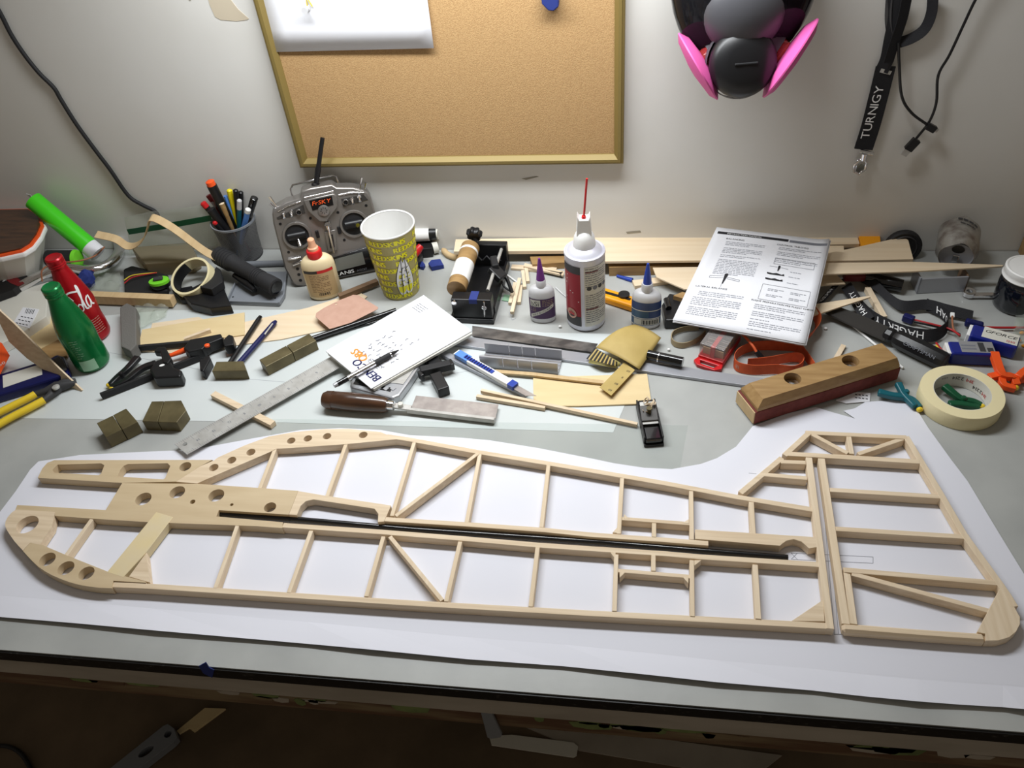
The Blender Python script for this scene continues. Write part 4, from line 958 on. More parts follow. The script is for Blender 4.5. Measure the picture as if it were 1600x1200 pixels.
def seg(a, b, f0, f1): return [a.lerp(b, f0), a.lerp(b, f1)]
mb = MB(); mb.tube(seg(ra_, rb_, 0, 1), 0.0172, 30); rl = build(mb, 'wooden_roller', 'oak', cr, smooth=40)
mb = MB(); mb.tube(seg(ra_, rb_, 0.17, 0.57), 0.0178, 30); build(mb, 'white_sleeve', 'white_plastic', rl, smooth=40)
mb = MB(); mb.tube(seg(ra_, rb_, 0.83, 0.88), 0.0176, 30); build(mb, 'white_band', 'white_plastic', rl, smooth=40)
kc = P(741, 366, 0.078); kc.y = min(kc.y, YW - 0.03)
mb = MB(Tm(*kc) @ Rx(PI / 2 + 0.3))
lobes = [(0.0135 + 0.0016 * math.cos(7 * 2 * PI * i / 56)) for i in range(56)]
vs = []
for z, k in ((-0.007, 0.9), (-0.005, 1.0), (0.004, 1.0), (0.007, 0.82)): vs += [(lobes[i] * k * math.cos(2*PI*i/56), lobes[i] * k * math.sin(2*PI*i/56), z) for i in range(56)]
fs = [(j*56+i, j*56+(i+1) % 56, (j+1)*56+(i+1) % 56, (j+1)*56+i) for j in range(3) for i in range(56)] + [tuple(reversed(range(56))), tuple(range(168, 224))]
mb.add(vs, fs); build(mb, 'star_knob', 'black', cr, smooth=40)
mb = MB(); mb.tube([kc, kc + V((0.004, -0.012, -0.028))], 0.005, 10); build(mb, 'knob_shaft', 'black', cr, smooth=40)
ga, gb = P(762, 454, 0.046), P(784, 388, 0.048); mb = MB(); mb.tube([ga, gb], 0.0030, 12); build(mb, 'guide_rod', 'steel', cr, smooth=50)
mb = MB(); mb.beam(P(768, 418, 0.05), P(786, 436, 0.036), 0.020, 0.014); build(mb, 'sliding_jaw', 'black', cr, bevel=0.002)
mb = MB(); mb.beam(P(771, 405, 0.05), P(775, 420, 0.052), 0.012, 0.016); build(mb, 'jaw_clip', 'black_matte', cr, bevel=0.002)
mb = MB(); mb.tube(spline([P(788, 428, 0.034), P(794, 440, 0.026), P(800, 456, 0.022)], 4), 0.0034, 8); build(mb, 'lever_arm', 'black', cr, smooth=60)
mb = MB(); mb.tube(spline([P(783, 436, 0.030), P(788, 448, 0.022), P(798, 455, 0.020)], 4), 0.0020, 8); build(mb, 'lever_arm', 'black', cr, smooth=60)
build(poly([(756,452),(764,427),(779,438),(769,466)], 0.010, 0.0106), 'spec_label', 'paper', cr)
mb = MB(Mr); mb.box(0.0022, 0.027, 0.026, 0.040, 0.0500, 0.0505); build(mb, 'blue_tape', 'tape_blue', cr)
mb = MB(Mr); mb.box(0.0024, 0.0030, 0.026, 0.040, 0.042, 0.0505); build(mb, 'blue_tape', 'tape_blue', cr)
for y, z in ((0.066, 0.044), (0.014, 0.036)):
    mb = MB(Mr @ Tm(0.003, y, z) @ Ry(-PI / 2)); mb.lathe([(0.0045, 0), (0.0045, 0.003), (0.003, 0.0036)], 16); build(mb, 'bolt_head', 'chrome', cr, smooth=40)
mb = MB(Mr); mb.tube([V((-0.004, 0.012, 0.052)), V((-0.004, 0.014, 0.020))], 0.0012, 8); build(mb, 'adjusting_pin', 'chrome', cr, smooth=40)

G = 'short balsa sticks beside the glue'
for i, (a, b, h, lab) in enumerate([((812,436),(800,489),0.0105,'longest short balsa stick lying on top of the pile beside the roller cradle'), ((805,443),(797,475),0.0037,'balsa stick on the cradle side of the little stick pile'), ((817,424),(820,450),0.0037,'balsa stick pointing back from the little stick pile'), ((822,418),(825,441),0.0037,'shortest balsa stick by the purple-capped bottle'), ((814,447),(811,474),0.0037,'balsa stick on the glue bottle side of the little stick pile')]):
    mb = MB(); mb.beam(P(*a, h), P(*b, h), 0.0062, 0.006); single(mb, 'balsa_stick', 'balsa_y', lab, 'stick', G)
mb = MB(); mb.tube([P(793,430,0.003), P(813,445,0.003)], 0.0016, 8); single(mb, 'white_rod', 'white_plastic', 'thin white rod lying beside the little stick pile', 'rod', smooth=60)
single(poly([(784,469),(788,460),(797,461),(796,471)], B, 0.0018), 'green_card', 'pale_green', 'small pale green card by the roller cradle', 'card')
mb = MB(); mb.tube(spline([P(692,390,0.006), P(700,398,0.006), P(712,402,0.006), P(724,400,0.006)], 4), [0.004] + [0.0062] * 11 + [0.005], 8); single(mb, 'wood_scrap', 'cardboard', 'curved tan wood scrap behind the wooden roller', 'wood', smooth=60)

# glue bottles and duster
t, patch, sf = oval_bottle('purple_glue_bottle', 'white glue bottle with a purple cone tip and purple label', 849, 498, 0.06,
    [(0.90, 0), (1.0, 0.004), (1.0, 0.052), (0.96, 0.062), (0.80, 0.069), (0.42, 0.072)], 0.0225, 0.0135, 'milky',
    [('neck', 'milky', [(0.0085, 0.071), (0.0085, 0.083), (0.0072, 0.085)]), ('cone_tip', 'purple', [(0.0074, 0.084), (0.0068, 0.090), (0.0026, 0.122), (0.0020, 0.126)])])
lbl = patch('label', 'violet_label', -1.25, 1.25, 0.010, 0.052, 1.015)
patch('label_panel', 'off_white', -1.0, -0.1, 0.036, 0.050, 1.022)
mb = MB(); mb.text('bSi', 0.0135, None, fn=lambda x, y: sf(-0.55 + x / 0.0225, 0.0375 + y, 1.03)); build(mb, 'logo_lettering', 'print_black', lbl)
mb = MB(); mb.grid(lambda u, v: sf(-1.0 + 2.0 * u, 0.011 + 0.022 * u + 0.007 * v, 1.024), 14, 1); build(mb, 'diagonal_band', 'off_white', t, smooth=60)
mb = MB(); mb.text('INSTA-CURE+', 0.0055, None, fn=lambda x, y: sf(x / 0.0225, 0.0235 + y + x * 0.49, 1.032), squeeze=1.1); build(mb, 'band_lettering', 'print_black', lbl)
mb = MB(); rn2 = random.Random(12)
for i in range(4): words(mb, lambda x, y: sf(x / 0.0225, y, 1.024), 0.001, 0.024, 0.048 - i * 0.0035, 0.0009, rn2, 0.9)
for i in range(3): words(mb, lambda x, y: sf(x / 0.0225, y, 1.024), -0.022, -0.008, 0.033 - i * 0.0032, 0.0008, rn2, 0.8)
build(mb, 'small_print', 'label_tan', lbl, kind='stuff')

db_ = P(916, 500, B)
du = thing('duster_can', 'tall white and red air duster can with a red straw', 'spray can', db_)
M = Tm(*db_) @ Rz(0.0)
mb = MB(M); mb.lathe([(0.0305, 0), (0.0325, 0.003), (0.0330, 0.006), (0.0330, 0.140), (0.0338, 0.142), (0.0334, 0.145), (0.0312, 0.146), (0.0300, 0.1435), (0.0255, 0.150), (0.018, 0.1545), (0.012, 0.1555)], 48); build(mb, 'can_body', 'can_white', du, smooth=35)
ad = math.atan2(-db_.y, -db_.x)
def dsf(x, z, off=0.0004): a = ad + x / 0.033; return db_ + V(((0.033 + off) * math.cos(a), (0.033 + off) * math.sin(a), z))
def dpatch(nm, m, x0, x1, z0, z1, off=0.0004): mb = MB(); mb.grid(lambda p, q: dsf(x0 + (x1 - x0) * p, z0 + (z1 - z0) * q, off), 14, 1); return build(mb, nm, m, du, smooth=60)
dpatch('red_panel', 'duster_red', -0.045, -0.008, 0.014, 0.124); dpatch('grey_panel', 'charcoal', -0.045, -0.008, 0.012, 0.032, 0.0006); dpatch('grey_panel', 'charcoal', -0.045, -0.008, 0.118, 0.132, 0.0006)
tpn = dpatch('text_panel', 'off_white', -0.002, 0.042, 0.012, 0.132)
mb = MB()
for i in range(26):
    if 8 < i < 12: continue
    words(mb, lambda x, y: dsf(x, y, 0.0008), 0.000, 0.040, 0.128 - i * 0.0043, 0.0013, rn2, 0.96 if i % 5 else 0.6)
build(mb, 'small_print', 'print_grey', tpn, kind='stuff')
for z in (0.122, 0.048): dpatch('red_rule', 'dark_red', 0.000, 0.022, z, z + 0.0018, 0.0010)
for k in range(4):
    mb = MB(); cxk = 0.006 + k * 0.0098; mb.add([dsf(cxk + 0.004 * math.cos(a * PI / 8), 0.091 + 0.004 * math.sin(a * PI / 8), 0.0010) for a in range(16)], [tuple(range(16))]); build(mb, 'hazard_symbol', 'print_grey' if k % 2 else 'charcoal', du)
mb = MB(); mb.add([dsf(-0.026 + 0.010 * math.cos(a * PI / 12), 0.036 + 0.010 * math.sin(a * PI / 12), 0.0012) for a in range(24)], [tuple(range(24))]); build(mb, 'round_logo', 'leather', du)
mb = MB(); mb.add([dsf(-0.026 + x, 0.036 + y, 0.0016) for x, y in [(-0.006, -0.002), (0.006, -0.002), (0.006, 0.002), (0.001, 0.002), (0, 0.006), (-0.001, 0.002), (-0.006, 0.002)]], [(0, 1, 2, 3, 4, 5, 6)]); build(mb, 'round_logo_mark', 'coke_red', du)
rr_ = random.Random(8)
for k in range(7):
    mb = MB(); sxp, szp = rr_.uniform(-0.040, -0.012), rr_.uniform(0.05, 0.114); mb.add([dsf(sxp + 0.0012 * math.cos(a), szp + 0.0012 * math.sin(a), 0.0008) for a in (0, 1.57, 3.14, 4.71)], [(0, 1, 2, 3)]); build(mb, 'sparkle', 'print_white', du)
Mn = Tm(*db_) @ Rz(ad + PI / 2)
mb = MB(Mn); mb.lathe([(0.0175, 0.150), (0.0182, 0.156), (0.0165, 0.170), (0.012, 0.180), (0.009, 0.182)], 28); build(mb, 'trigger_collar', 'white_plastic', du, smooth=45)
mb = MB(Mn); mb.prism([V((x, -0.009, z)) for x, z in [(-0.0115, 0.156), (0.0115, 0.156), (0.0120, 0.182), (0.0100, 0.212), (0.0072, 0.205), (-0.0072, 0.205), (-0.0100, 0.212), (-0.0120, 0.182)]], (0, 0.018, 0)); build(mb, 'trigger', 'white_plastic', du, bevel=0.0015)
for k in (-1, 0, 1): mb = MB(Mn); mb.box(k * 0.004 - 0.0012, k * 0.004 + 0.0012, -0.0096, -0.009, 0.178, 0.181); build(mb, 'grip_dot', 'print_grey', du)
st0 = Mn @ V((0, -0.002, 0.203)); mb = MB(); mb.tube([st0, st0 + V((0, 0, 0.006))], [0.0042, 0.0034], 12); build(mb, 'straw_socket', 'red', du, smooth=40)
mb = MB(); mb.tube([st0, st0 + V((0.006, 0.004, 0.068))], 0.0017, 10); build(mb, 'straw', 'red', du, smooth=50, label='thin red straw')

t, patch, sf = oval_bottle('blue_glue_bottle', 'white glue bottle with a blue cone tip and blue label', 1009, 506, -0.06,
    [(0.90, 0), (1.0, 0.004), (1.0, 0.054), (0.96, 0.062), (0.78, 0.069), (0.42, 0.072)], 0.0245, 0.015, 'milky',
    [('neck', 'milky', [(0.0092, 0.071), (0.0096, 0.082), (0.0085, 0.086)]), ('cone_tip', 'blue', [(0.0070, 0.085), (0.0065, 0.094), (0.0026, 0.120), (0.0018, 0.124)])])
lbl = patch('label', 'label_blue', -1.35, 1.35, 0.008, 0.055, 1.015); patch('label_stripe', 'label_navy', -1.35, 1.35, 0.040, 0.055, 1.02); patch('label_stripe', 'label_navy', 0.2, 1.35, 0.024, 0.037, 1.02)
patch('label_rule', 'print_white', -1.35, 1.35, 0.038, 0.0395, 1.024); patch('label_rule', 'print_white', -1.35, 1.35, 0.022, 0.0235, 1.024)
patch('barcode_panel', 'off_white', -0.9, 1.1, 0.009, 0.021, 1.02)
mb = MB()
for i in range(13): mb.grid(lambda u, v, i=i: sf(-0.25 + i * 0.095 + u * (0.035 + 0.03 * (i % 2)), 0.0105 + 0.009 * v, 1.035), 1, 1)
build(mb, 'barcode', 'print_black', lbl, kind='stuff')

# ------------------------------------------------------------------ balsa sheets and wood at the back
def sheet(name, label, pts, h0, h1, m='balsa_sheet', grp=None, bevel=0.0): return single(poly(pts, h0, h1), name, m, label, 'wood', grp, bevel=bevel)
sheet('wood_block', 'brown wood block propping the balsa sheets behind the glue bottles', [(828,401),(882,399),(886,410),(832,413)], B, 0.014, 'oak')
sheet('balsa_plank', 'long balsa plank against the wall behind the wooden roller', [(712,374),(1338,363),(1343,381),(960,391),(709,393)], 0.020, 0.027)
sheet('wood_block', 'flat wood block under the long balsa plank behind the duster', [(950,402),(1180,398),(1190,412),(952,418)], B, 0.0195, 'oak')
sheet('balsa_plank', 'balsa plank in front of the long one, under the instruction page', [(902,384),(1318,384),(1320,404),(1094,407),(900,409)], 0.0275, 0.032)
sheet('balsa_wedge', 'balsa plank with one slanted cut end beside the instruction page', [(1288,397),(1335,387),(1410,370),(1419,375),(1427,405),(1287,408)], 0.0325, 0.040)
sheet('balsa_sliver', 'long balsa strip tapering to a sharp point near the soda can', [(1200,412),(1425,409),(1568,414),(1566,416),(1425,424),(1200,431)], 0.0405, 0.043)
sheet('balsa_plank', 'thin balsa sheet with a slanted edge behind the blue-tipped bottle', [(1020,418),(1200,416),(1308,430),(1321,443),(1180,453),(1070,452),(1026,433)], 0.020, 0.0225)
sheet('balsa_stick', 'pale balsa stick lying behind the blue-tipped bottle', [(988,438),(1038,432),(1044,440),(992,447)], B, 0.007)
sheet('balsa_sliver', 'short pointed balsa sliver beside the black lanyard', [(1258,485),(1275,475),(1359,462),(1360,464),(1268,494)], 0.022, 0.0245)
sheet('wood_scrap', 'thin scrap of wood behind the purple-tipped bottle', [(800,413),(870,418),(868,425),(798,419)], B, 0.005, 'balsa_x')
sheet('wood_scrap', 'broken wood strip lying across the sticks by the duster', [(820,411),(882,424),(880,430),(818,416)], 0.0055, 0.009, 'balsa_x')
sheet('yellow_rule', 'yellow lettered rule end behind the balsa wedge', [(1342,368),(1375,369),(1376,383),(1346,384)], 0.0, 0.030, 'amber')
mb = MB(); mb.tube([P(845,422,0.006), P(874,428,0.006), P(878,429,0.006)], [0.003, 0.0035, 0.006], 10); single(mb, 'black_screw', 'black', 'black thumb screw lying behind the duster can', 'screw', smooth=40)
cu = thing('yellow_cutter', 'yellow utility cutter with a black wheel behind the duster', 'cutter', P(970, 472, 0))
mb = MB(); mb.beam(P(934,458,0.008), P(1000,479,0.008), 0.026, 0.0146); build(mb, 'cutter_body', 'amber', cu, bevel=0.004)
mb = MB(); mb.beam(P(936,454,0.0155), P(985,468,0.0155), 0.006, 0.0016); build(mb, 'slide_track', 'black', cu)
mb = MB(Tm(*P(975, 462, 0.0155))); mb.lathe([(0.010, 0), (0.010, 0.004), (0.004, 0.005)], 20); build(mb, 'lock_wheel', 'black', cu, smooth=40)
mb = MB(); mb.tube(spline([P(868,449,0.002), P(880,460,0.002), P(888,466,0.002)], 4), 0.0012, 6); single(mb, 'clear_tubing', 'milky', 'thin pale tubing lying between the glue and the duster', 'tubing', smooth=60)
mb = MB(); mb.tube([P(964,431,0.003), P(988,438,0.003)], [0.0025, 0.0045], 8); single(mb, 'blue_ballpoint', 'blue', 'stub of a blue pen lying behind the yellow cutter', 'pen', smooth=60)
mb = MB(); mb.beam(P(975,414,0.010), P(990,416,0.010), 0.012, 0.018); single(mb, 'blue_tube', 'sky_blue', 'small blue tube under the balsa plank', 'tube', bevel=0.004)
bb = thing('black_case', 'open black box beside the blue-tipped bottle', 'box', P(1065, 490, 0))
build(poly([(1034,476),(1046,458),(1110,470),(1120,500),(1040,500)], B, 0.020), 'case_body', 'black', bb, bevel=0.002)
build(poly([(1052,462),(1066,456),(1092,462),(1080,470)], 0.020, 0.028), 'wooden_insert', 'oak', bb)
mb = MB(); mb.tube([P(1041,468,0.024), P(1045,482,0.024)], 0.005, 12); build(mb, 'latch', 'black_gloss', bb, smooth=40)

# ------------------------------------------------------------------ instruction page
ma, mb2, mc2, md = P(1120,355,0.068), P(1296,376,0.068), P(1258,537,0.046), P(1051,500,0.046)
man = thing('instruction_booklet', 'white printed instruction booklet lying on the balsa planks', 'booklet', md)
mnn = (mb2 - ma).cross(md - ma).normalized(); mnn = mnn if mnn.z > 0 else -mnn
def mp(s, t_, off=0.0): # s across 0..1, t down 0..1
    curl = 0.004 * max(0, (s - 0.86) / 0.14) ** 2 * (1 - t_) + 0.004 * math.sin(PI * t_) * math.sin(PI * s)
    return ma.lerp(mb2, s).lerp(md.lerp(mc2, s), t_) + mnn * (off + curl)
pg0 = build(MB().grid(lambda a, b: mp(a, b), 16, 16), 'page', 'paper', man, smooth=70, thick=0.0003)
build(MB().grid(lambda a, b: mp(a, b, -0.0022) + V((0.002, -0.002, 0)), 12, 12), 'page', 'paper', man, smooth=70, thick=0.0005)
build(MB().grid(lambda a, b: mp(a, b, -0.0042) + V((0.0, -0.001, 0)), 12, 12), 'page', 'paper', man, smooth=70, thick=0.0005)
def mrect(nm, m, s0, s1, t0, t1): build(MB().grid(lambda a, b: mp(s0 + (s1 - s0) * a, t0 + (t1 - t0) * b, 0.0006), 12, 2), nm, m, pg0, smooth=70)
mrect('header_bar', 'print_black', 0.03, 0.66, 0.045, 0.072); mrect('header_bar', 'print_grey', 0.67, 0.99, 0.05, 0.075)
def mtext(s, size, s0, t0, m, nm, al=0.0, off=0.0009): mb = MB(); mb.text(s, size, None, fn=lambda x, y: mp(s0 + x / 0.2, t0 - y / 0.25, off), align=al, squeeze=1.1); build(mb, nm, m, pg0)
mtext('INSTRUCTION MANUAL', 0.0052, 0.12, 0.068, 'print_white', 'header_lettering')
mtext('BALANCING', 0.0052, 0.13, 0.125, 'print_black', 'heading_lettering'); mtext('LATERAL BALANCE', 0.0052, 0.055, 0.655, 'print_black', 'heading_lettering')
mtext('CONTROL THROWS', 0.0052, 0.575, 0.125, 'print_black', 'heading_lettering'); mtext('FLIGHT PREPARATION PRE FLIGHT CHECK', 0.0046, 0.525, 0.715, 'print_black', 'heading_lettering')
pm = MB(); rn4 = random.Random(6); pf = lambda x, y: mp(x / 0.2, -y / 0.25, 0.0007)
def para(s0, s1, t0, n, step=0.0165):
    for i in range(n): words(pm, pf, s0 * 0.2, s1 * 0.2, -(t0 + i * step) * 0.25, 0.0013, rn4, 0.97 if i < n - 1 else 0.6)
for args in [(0.14,0.49,0.155,3),(0.14,0.49,0.225,4),(0.14,0.49,0.305,2),(0.14,0.49,0.355,10),(0.10,0.47,0.70,3),(0.07,0.47,0.76,5),(0.07,0.47,0.855,5),(0.60,0.97,0.15,2),(0.60,0.97,0.20,3),(0.60,0.96,0.275,3),(0.56,0.96,0.745,3),(0.56,0.96,0.81,3),(0.56,0.80,0.875,1),(0.56,0.96,0.90,3),(0.56,0.86,0.965,1)]: para(*args)
for t0 in (0.585, 0.64): 
    for s0 in (0.62, 0.80): para(s0, s0 + 0.13, t0, 2, 0.013)
for t0 in (0.39, 0.44, 0.50): para(0.75, 0.90, t0, 1)
build(pm, 'body_print', 'print_fine', pg0, kind='stuff')
def mpoly(pts, m, nm): build(MB().add([mp(s, t_, 0.0009) for s, t_ in pts], [tuple(range(len(pts)))]), nm, m, pg0)
mpoly([(0.245,0.50),(0.262,0.492),(0.275,0.50),(0.268,0.545),(0.258,0.60),(0.250,0.60),(0.248,0.55)], 'print_black', 'model_drawing')
mpoly([(0.645,0.345),(0.66,0.34),(0.665,0.36),(0.655,0.40),(0.648,0.40)], 'print_black', 'model_drawing')
for t0 in (0.425, 0.48): mpoly([(0.57,t0),(0.62,t0+0.004),(0.65,t0-0.004),(0.69,t0+0.006),(0.71,t0-0.004),(0.715,t0+0.014),(0.60,t0+0.018),(0.575,t0+0.014)], 'print_black', 'model_drawing')
lm = MB()
def mline(a, b, w=0.0012):
    d = V((b[0] - a[0], b[1] - a[1])).normalized(); p = V((-d.y, d.x)) * w
    lm.add([mp(a[0] - p.x, a[1] - p.y, 0.0008), mp(b[0] - p.x, b[1] - p.y, 0.0008), mp(b[0] + p.x, b[1] + p.y, 0.0008), mp(a[0] + p.x, a[1] + p.y, 0.0008)], [(0, 1, 2, 3)])
for a, b in [((0.13,0.53),(0.245,0.52)),((0.13,0.55),(0.245,0.54)),((0.275,0.53),(0.38,0.545)),((0.275,0.545),(0.38,0.56)),((0.13,0.53),(0.13,0.55)),((0.38,0.545),(0.38,0.56)),((0.25,0.60),(0.25,0.63)),
             ((0.57,0.545),(0.95,0.545)),((0.95,0.545),(0.95,0.69)),((0.95,0.69),(0.57,0.69)),((0.57,0.69),(0.57,0.545)),((0.60,0.265),(0.93,0.265)),((0.93,0.265),(0.93,0.33)),((0.93,0.33),(0.60,0.33)),((0.60,0.33),(0.60,0.265)),((0.575,0.36),(0.64,0.36)),((0.67,0.36),(0.73,0.365))]: mline(a, b)
build(lm, 'drawing_line', 'print_grey', pg0, kind='stuff')

# ------------------------------------------------------------------ blade box, band, orange tape
bo, bxp = P(1087, 566, B), P(1126, 579, B)
Mb = M3(bo, bxp); BW = (bxp - bo).length; BD = 0.082; BH = 0.034
bl = thing('blade_box', 'clear box with red base full of blades under the instruction booklet', 'box', bo)
build(MB(Mb).box(0, BW, 0.008, BD, 0.0, 0.010), 'red_base', 'red', bl, bevel=0.001)
hp = [V((x, y, 0)) for x, y in [(0.0, 0.008), (-0.003, -0.002), (0.006, -0.010), (BW - 0.006, -0.010), (BW + 0.002, -0.002), (BW, 0.008)]]
hh_ = [V((x, y, 0)) for x, y in [(0.006, 0.003), (0.010, -0.005), (BW - 0.010, -0.005), (BW - 0.006, 0.003)]]
mb = MB(Mb); mb.prism(hp, (0, 0, 0.006), [hh_]); build(mb, 'hanging_loop', 'red', bl, bevel=0.001)
build(MB(Mb).box(0.0008, BW - 0.0008, 0.009, BD, 0.010, BH), 'clear_cover', 'box_clear', bl, bevel=0.001)
for k in range(14):
    y = 0.016 + k * 0.0046; mb = MB(Mb); mb.box(0.004, BW - 0.004, y, y + 0.0012, 0.010, 0.027 - 0.004 * (k % 3 == 0)); build(mb, 'blade', 'steel_dull' if k % 3 else 'label_tan', bl)
build(MB(Mb).box(BW * 0.42, BW * 0.58, 0.012, BD - 0.006, 0.010, 0.030), 'red_divider', 'red', bl)
mb = MB(); mb.ribbon(spline([P(x, y, 0.006) for x, y in [(1092,512),(1070,514),(1053,520),(1049,530),(1056,538),(1072,539),(1090,531),(1102,520)]], 5), V((0, 0.002, 0.009)), 0.0016)
single(mb, 'rubber_band', 'tan_rubber', 'flat tan rubber band lying beside the blade box', 'rubber band', smooth=60)
ot = thing('orange_tape_measure', 'orange fabric measuring tape coiled on edge behind the sanding block', 'measuring tape', P(1205, 570, 0))
path1 = spline([P(x, y, 0.010) for x, y in [(1272,574),(1258,554),(1246,543),(1214,540),(1178,541),(1156,550),(1147,562),(1153,573),(1178,578),(1212,577),(1240,579),(1253,572),(1254,562),(1240,558),(1200,565),(1168,568)]], 6)
mb = MB(); mb.ribbon(path1, V((0.0, 0.003, 0.0175)), 0.0009); build(mb, 'tape_band', 'orange_band', ot, smooth=70)
mb = MB(); mb.ribbon(spline([P(x, y, h) for x, y, h in [(1246,541,0.012),(1262,528,0.016),(1276,512,0.020),(1278,498,0.020),(1270,486,0.018)]], 6), V((0.008, 0.006, 0.014)), 0.0009); build(mb, 'tape_band', 'orange_band', ot, smooth=70)
def on_path(path, w, off, flip=1):
    cum = [0]
    for i in range(len(path) - 1): cum.append(cum[-1] + (path[i+1] - path[i]).length)
    def fn(s0):
        def f(x, y):
            s = min(max(s0 + x * flip, 0), cum[-1] - 1e-6); i = 0
            while cum[i+1] < s: i += 1
            k = (s - cum[i]) / (cum[i+1] - cum[i]); p = path[i].lerp(path[i+1], k); d = (path[i+1] - path[i]).normalized()
            n_ = d.cross(w).normalized(); n_ = n_ if n_.dot(CAM - p) > 0 else -n_
            return p + w.normalized() * y + n_ * off
        return f
    return fn, cum[-1]
fn, tot = on_path(path1, V((0, 0.003, 0.0175)), 0.0009, -1)
for s_, tx_ in ((0.44, '17'), (0.47, '18')):
    mb = MB(); mb.text(tx_, 0.009, None, fn=lambda x, y: fn(tot * s_ / 0.62 if False else s_ * tot)(x, -(y - 0.003))); build(mb, 'tape_number', 'leather', ot)
oc = thing('orange_cable', 'short dark orange cord with a black plug inside the coiled tape', 'cord', P(1180, 550, 0.01))
mb = MB(); mb.tube(spline([P(1152,514,0.030), P(1165,527,0.030), P(1176,540,0.026), P(1182,550,0.020)], 5), 0.0022, 8); build(mb, 'cord', 'orange_band', oc, smooth=60)
mb = MB(); mb.beam(P(1181,549,0.020), P(1191,560,0.010), 0.008, 0.006); build(mb, 'plug', 'black', oc, bevel=0.001)
# ------------------------------------------------------------------ front middle: envelope, scale, tools
sc = thing('pocket_scale', 'silver pocket scale with buttons under the envelopes', 'scale', P(600, 590, 0))
build(poly([(547,598),(560,574),(640,530),(668,548),(655,572),(638,598),(624,617),(612,622),(546,604)], B, 0.017), 'scale_body', 'silver_plastic', sc, bevel=0.003)
build(poly([(604,597),(612,586),(650,565),(648,575),(630,600)], 0.017, 0.0182), 'weighing_plate', 'steel', sc, bevel=0.0005)
build(poly([(552,600),(556,592),(612,606),(610,612)], 0.017, 0.0174), 'display', 'black_gloss', sc)
for x in (590, 602, 613): build(poly([(x-4,607),(x+2,603),(x+6,606),(x+1,610)], 0.017, 0.0182), 'button', 'silver_plastic', sc)
EH = 0.0255
en = thing('envelope_stack', 'small stack of white printed envelopes with handwriting on the pocket scale', 'envelopes', P(620, 540, 0))
build(poly([(512,552),(664,464),(738,521),(584,608)], 0.0188, 0.0232), 'envelope', 'off_white', en)
env = build(poly([(509,548.5),(662,461),(737,517),(580,607)], 0.0235, EH), 'envelope', 'paper', en)
E0 = P(580, 607, EH + 0.0003); ex = (P(509, 548.5, EH + 0.0003) - E0); ey = (P(737, 517, EH + 0.0003) - E0); ex.normalize(); ey.normalize()
def ef(x, y): return E0 + ex * x + ey * y           # x from the near corner towards the left corner, y towards the right corner
b1 = MB()
for e_ in (-0.0006, 0.0, 0.0006): b1.text('BENCO', 0.021, None, fn=lambda x, y: ef(0.010 + x + e_, 0.027 - y) + V((0, 0, e_ * 0.05)), align=0.0)
build(b1, 'logo_lettering', 'navy', env)
b1 = MB()
for e_ in (-0.0010, 0.0, 0.0010): b1.text('QBS', 0.020, None, fn=lambda x, y: ef(0.066 + x + e_, 0.040 - y + e_ * 0.4) + V((0, 0, e_ * 0.05)), align=0.0)
build(b1, 'logo_lettering', 'print_orange', env)
hw = MB(); rn5 = random.Random(11)
for i in range(3): words(hw, lambda x, y: ef(0.135 - 0.0, 0) - ex * x - ey * (-y), 0.075, 0.11, 0.034 + i * 0.004, 0.001, rn5, 0.8)
for i in range(4): words(hw, lambda x, y: ef(0.128 - x, 0.205 - 0.06 - y * 0 + y), 0.0, 0.028, 0.042 - i * 0.005, 0.0012, rn5, 0.9)
build(hw, 'address_print', 'print_grey', env, kind='stuff')
hs = MB()
for i in range(9):
    for j in range(rn5.randint(3, 6)):
        x = 0.030 + i * 0.008; y = 0.035 + j * 0.017 + rn5.uniform(0, 0.008)
        c = [ef(x + rn5.uniform(-0.002, 0.002), y + k * 0.0016) for k in range(rn5.randint(3, 6))]
        for k in range(len(c) - 1): hs.bar(c[k] + V((0, 0, 0.0003)), c[k+1] + V((0, 0, 0.0003)), 0.0010, 0.0002)
build(hs, 'handwriting', 'print_grey', env, kind='stuff')
pe = thing('mechanical_pencil', 'silver and black mechanical pencil lying on the envelopes', 'pencil', P(575, 575, EH))
qa, qb = P(522, 603, EH + 0.006), P(623, 547, EH + 0.006)
for nm, m, f0, f1, r0, r1 in [('push_button', 'silver_plastic', 0, 0.05, 0.0036, 0.0042), ('upper_barrel', 'black_gloss', 0.05, 0.20, 0.0046, 0.0046), ('barrel', 'chrome', 0.20, 0.62, 0.0046, 0.0046), ('grip', 'rubber', 0.62, 0.86, 0.0048, 0.0046), ('ring', 'chrome', 0.86, 0.875, 0.0045, 0.0044), ('tip', 'black', 0.875, 1.0, 0.0042, 0.0008)]:
    mb = MB(); mb.tube([qa.lerp(qb, f0), qa.lerp(qb, f1)], [r0, r1], 14); build(mb, nm, m, pe, smooth=40)
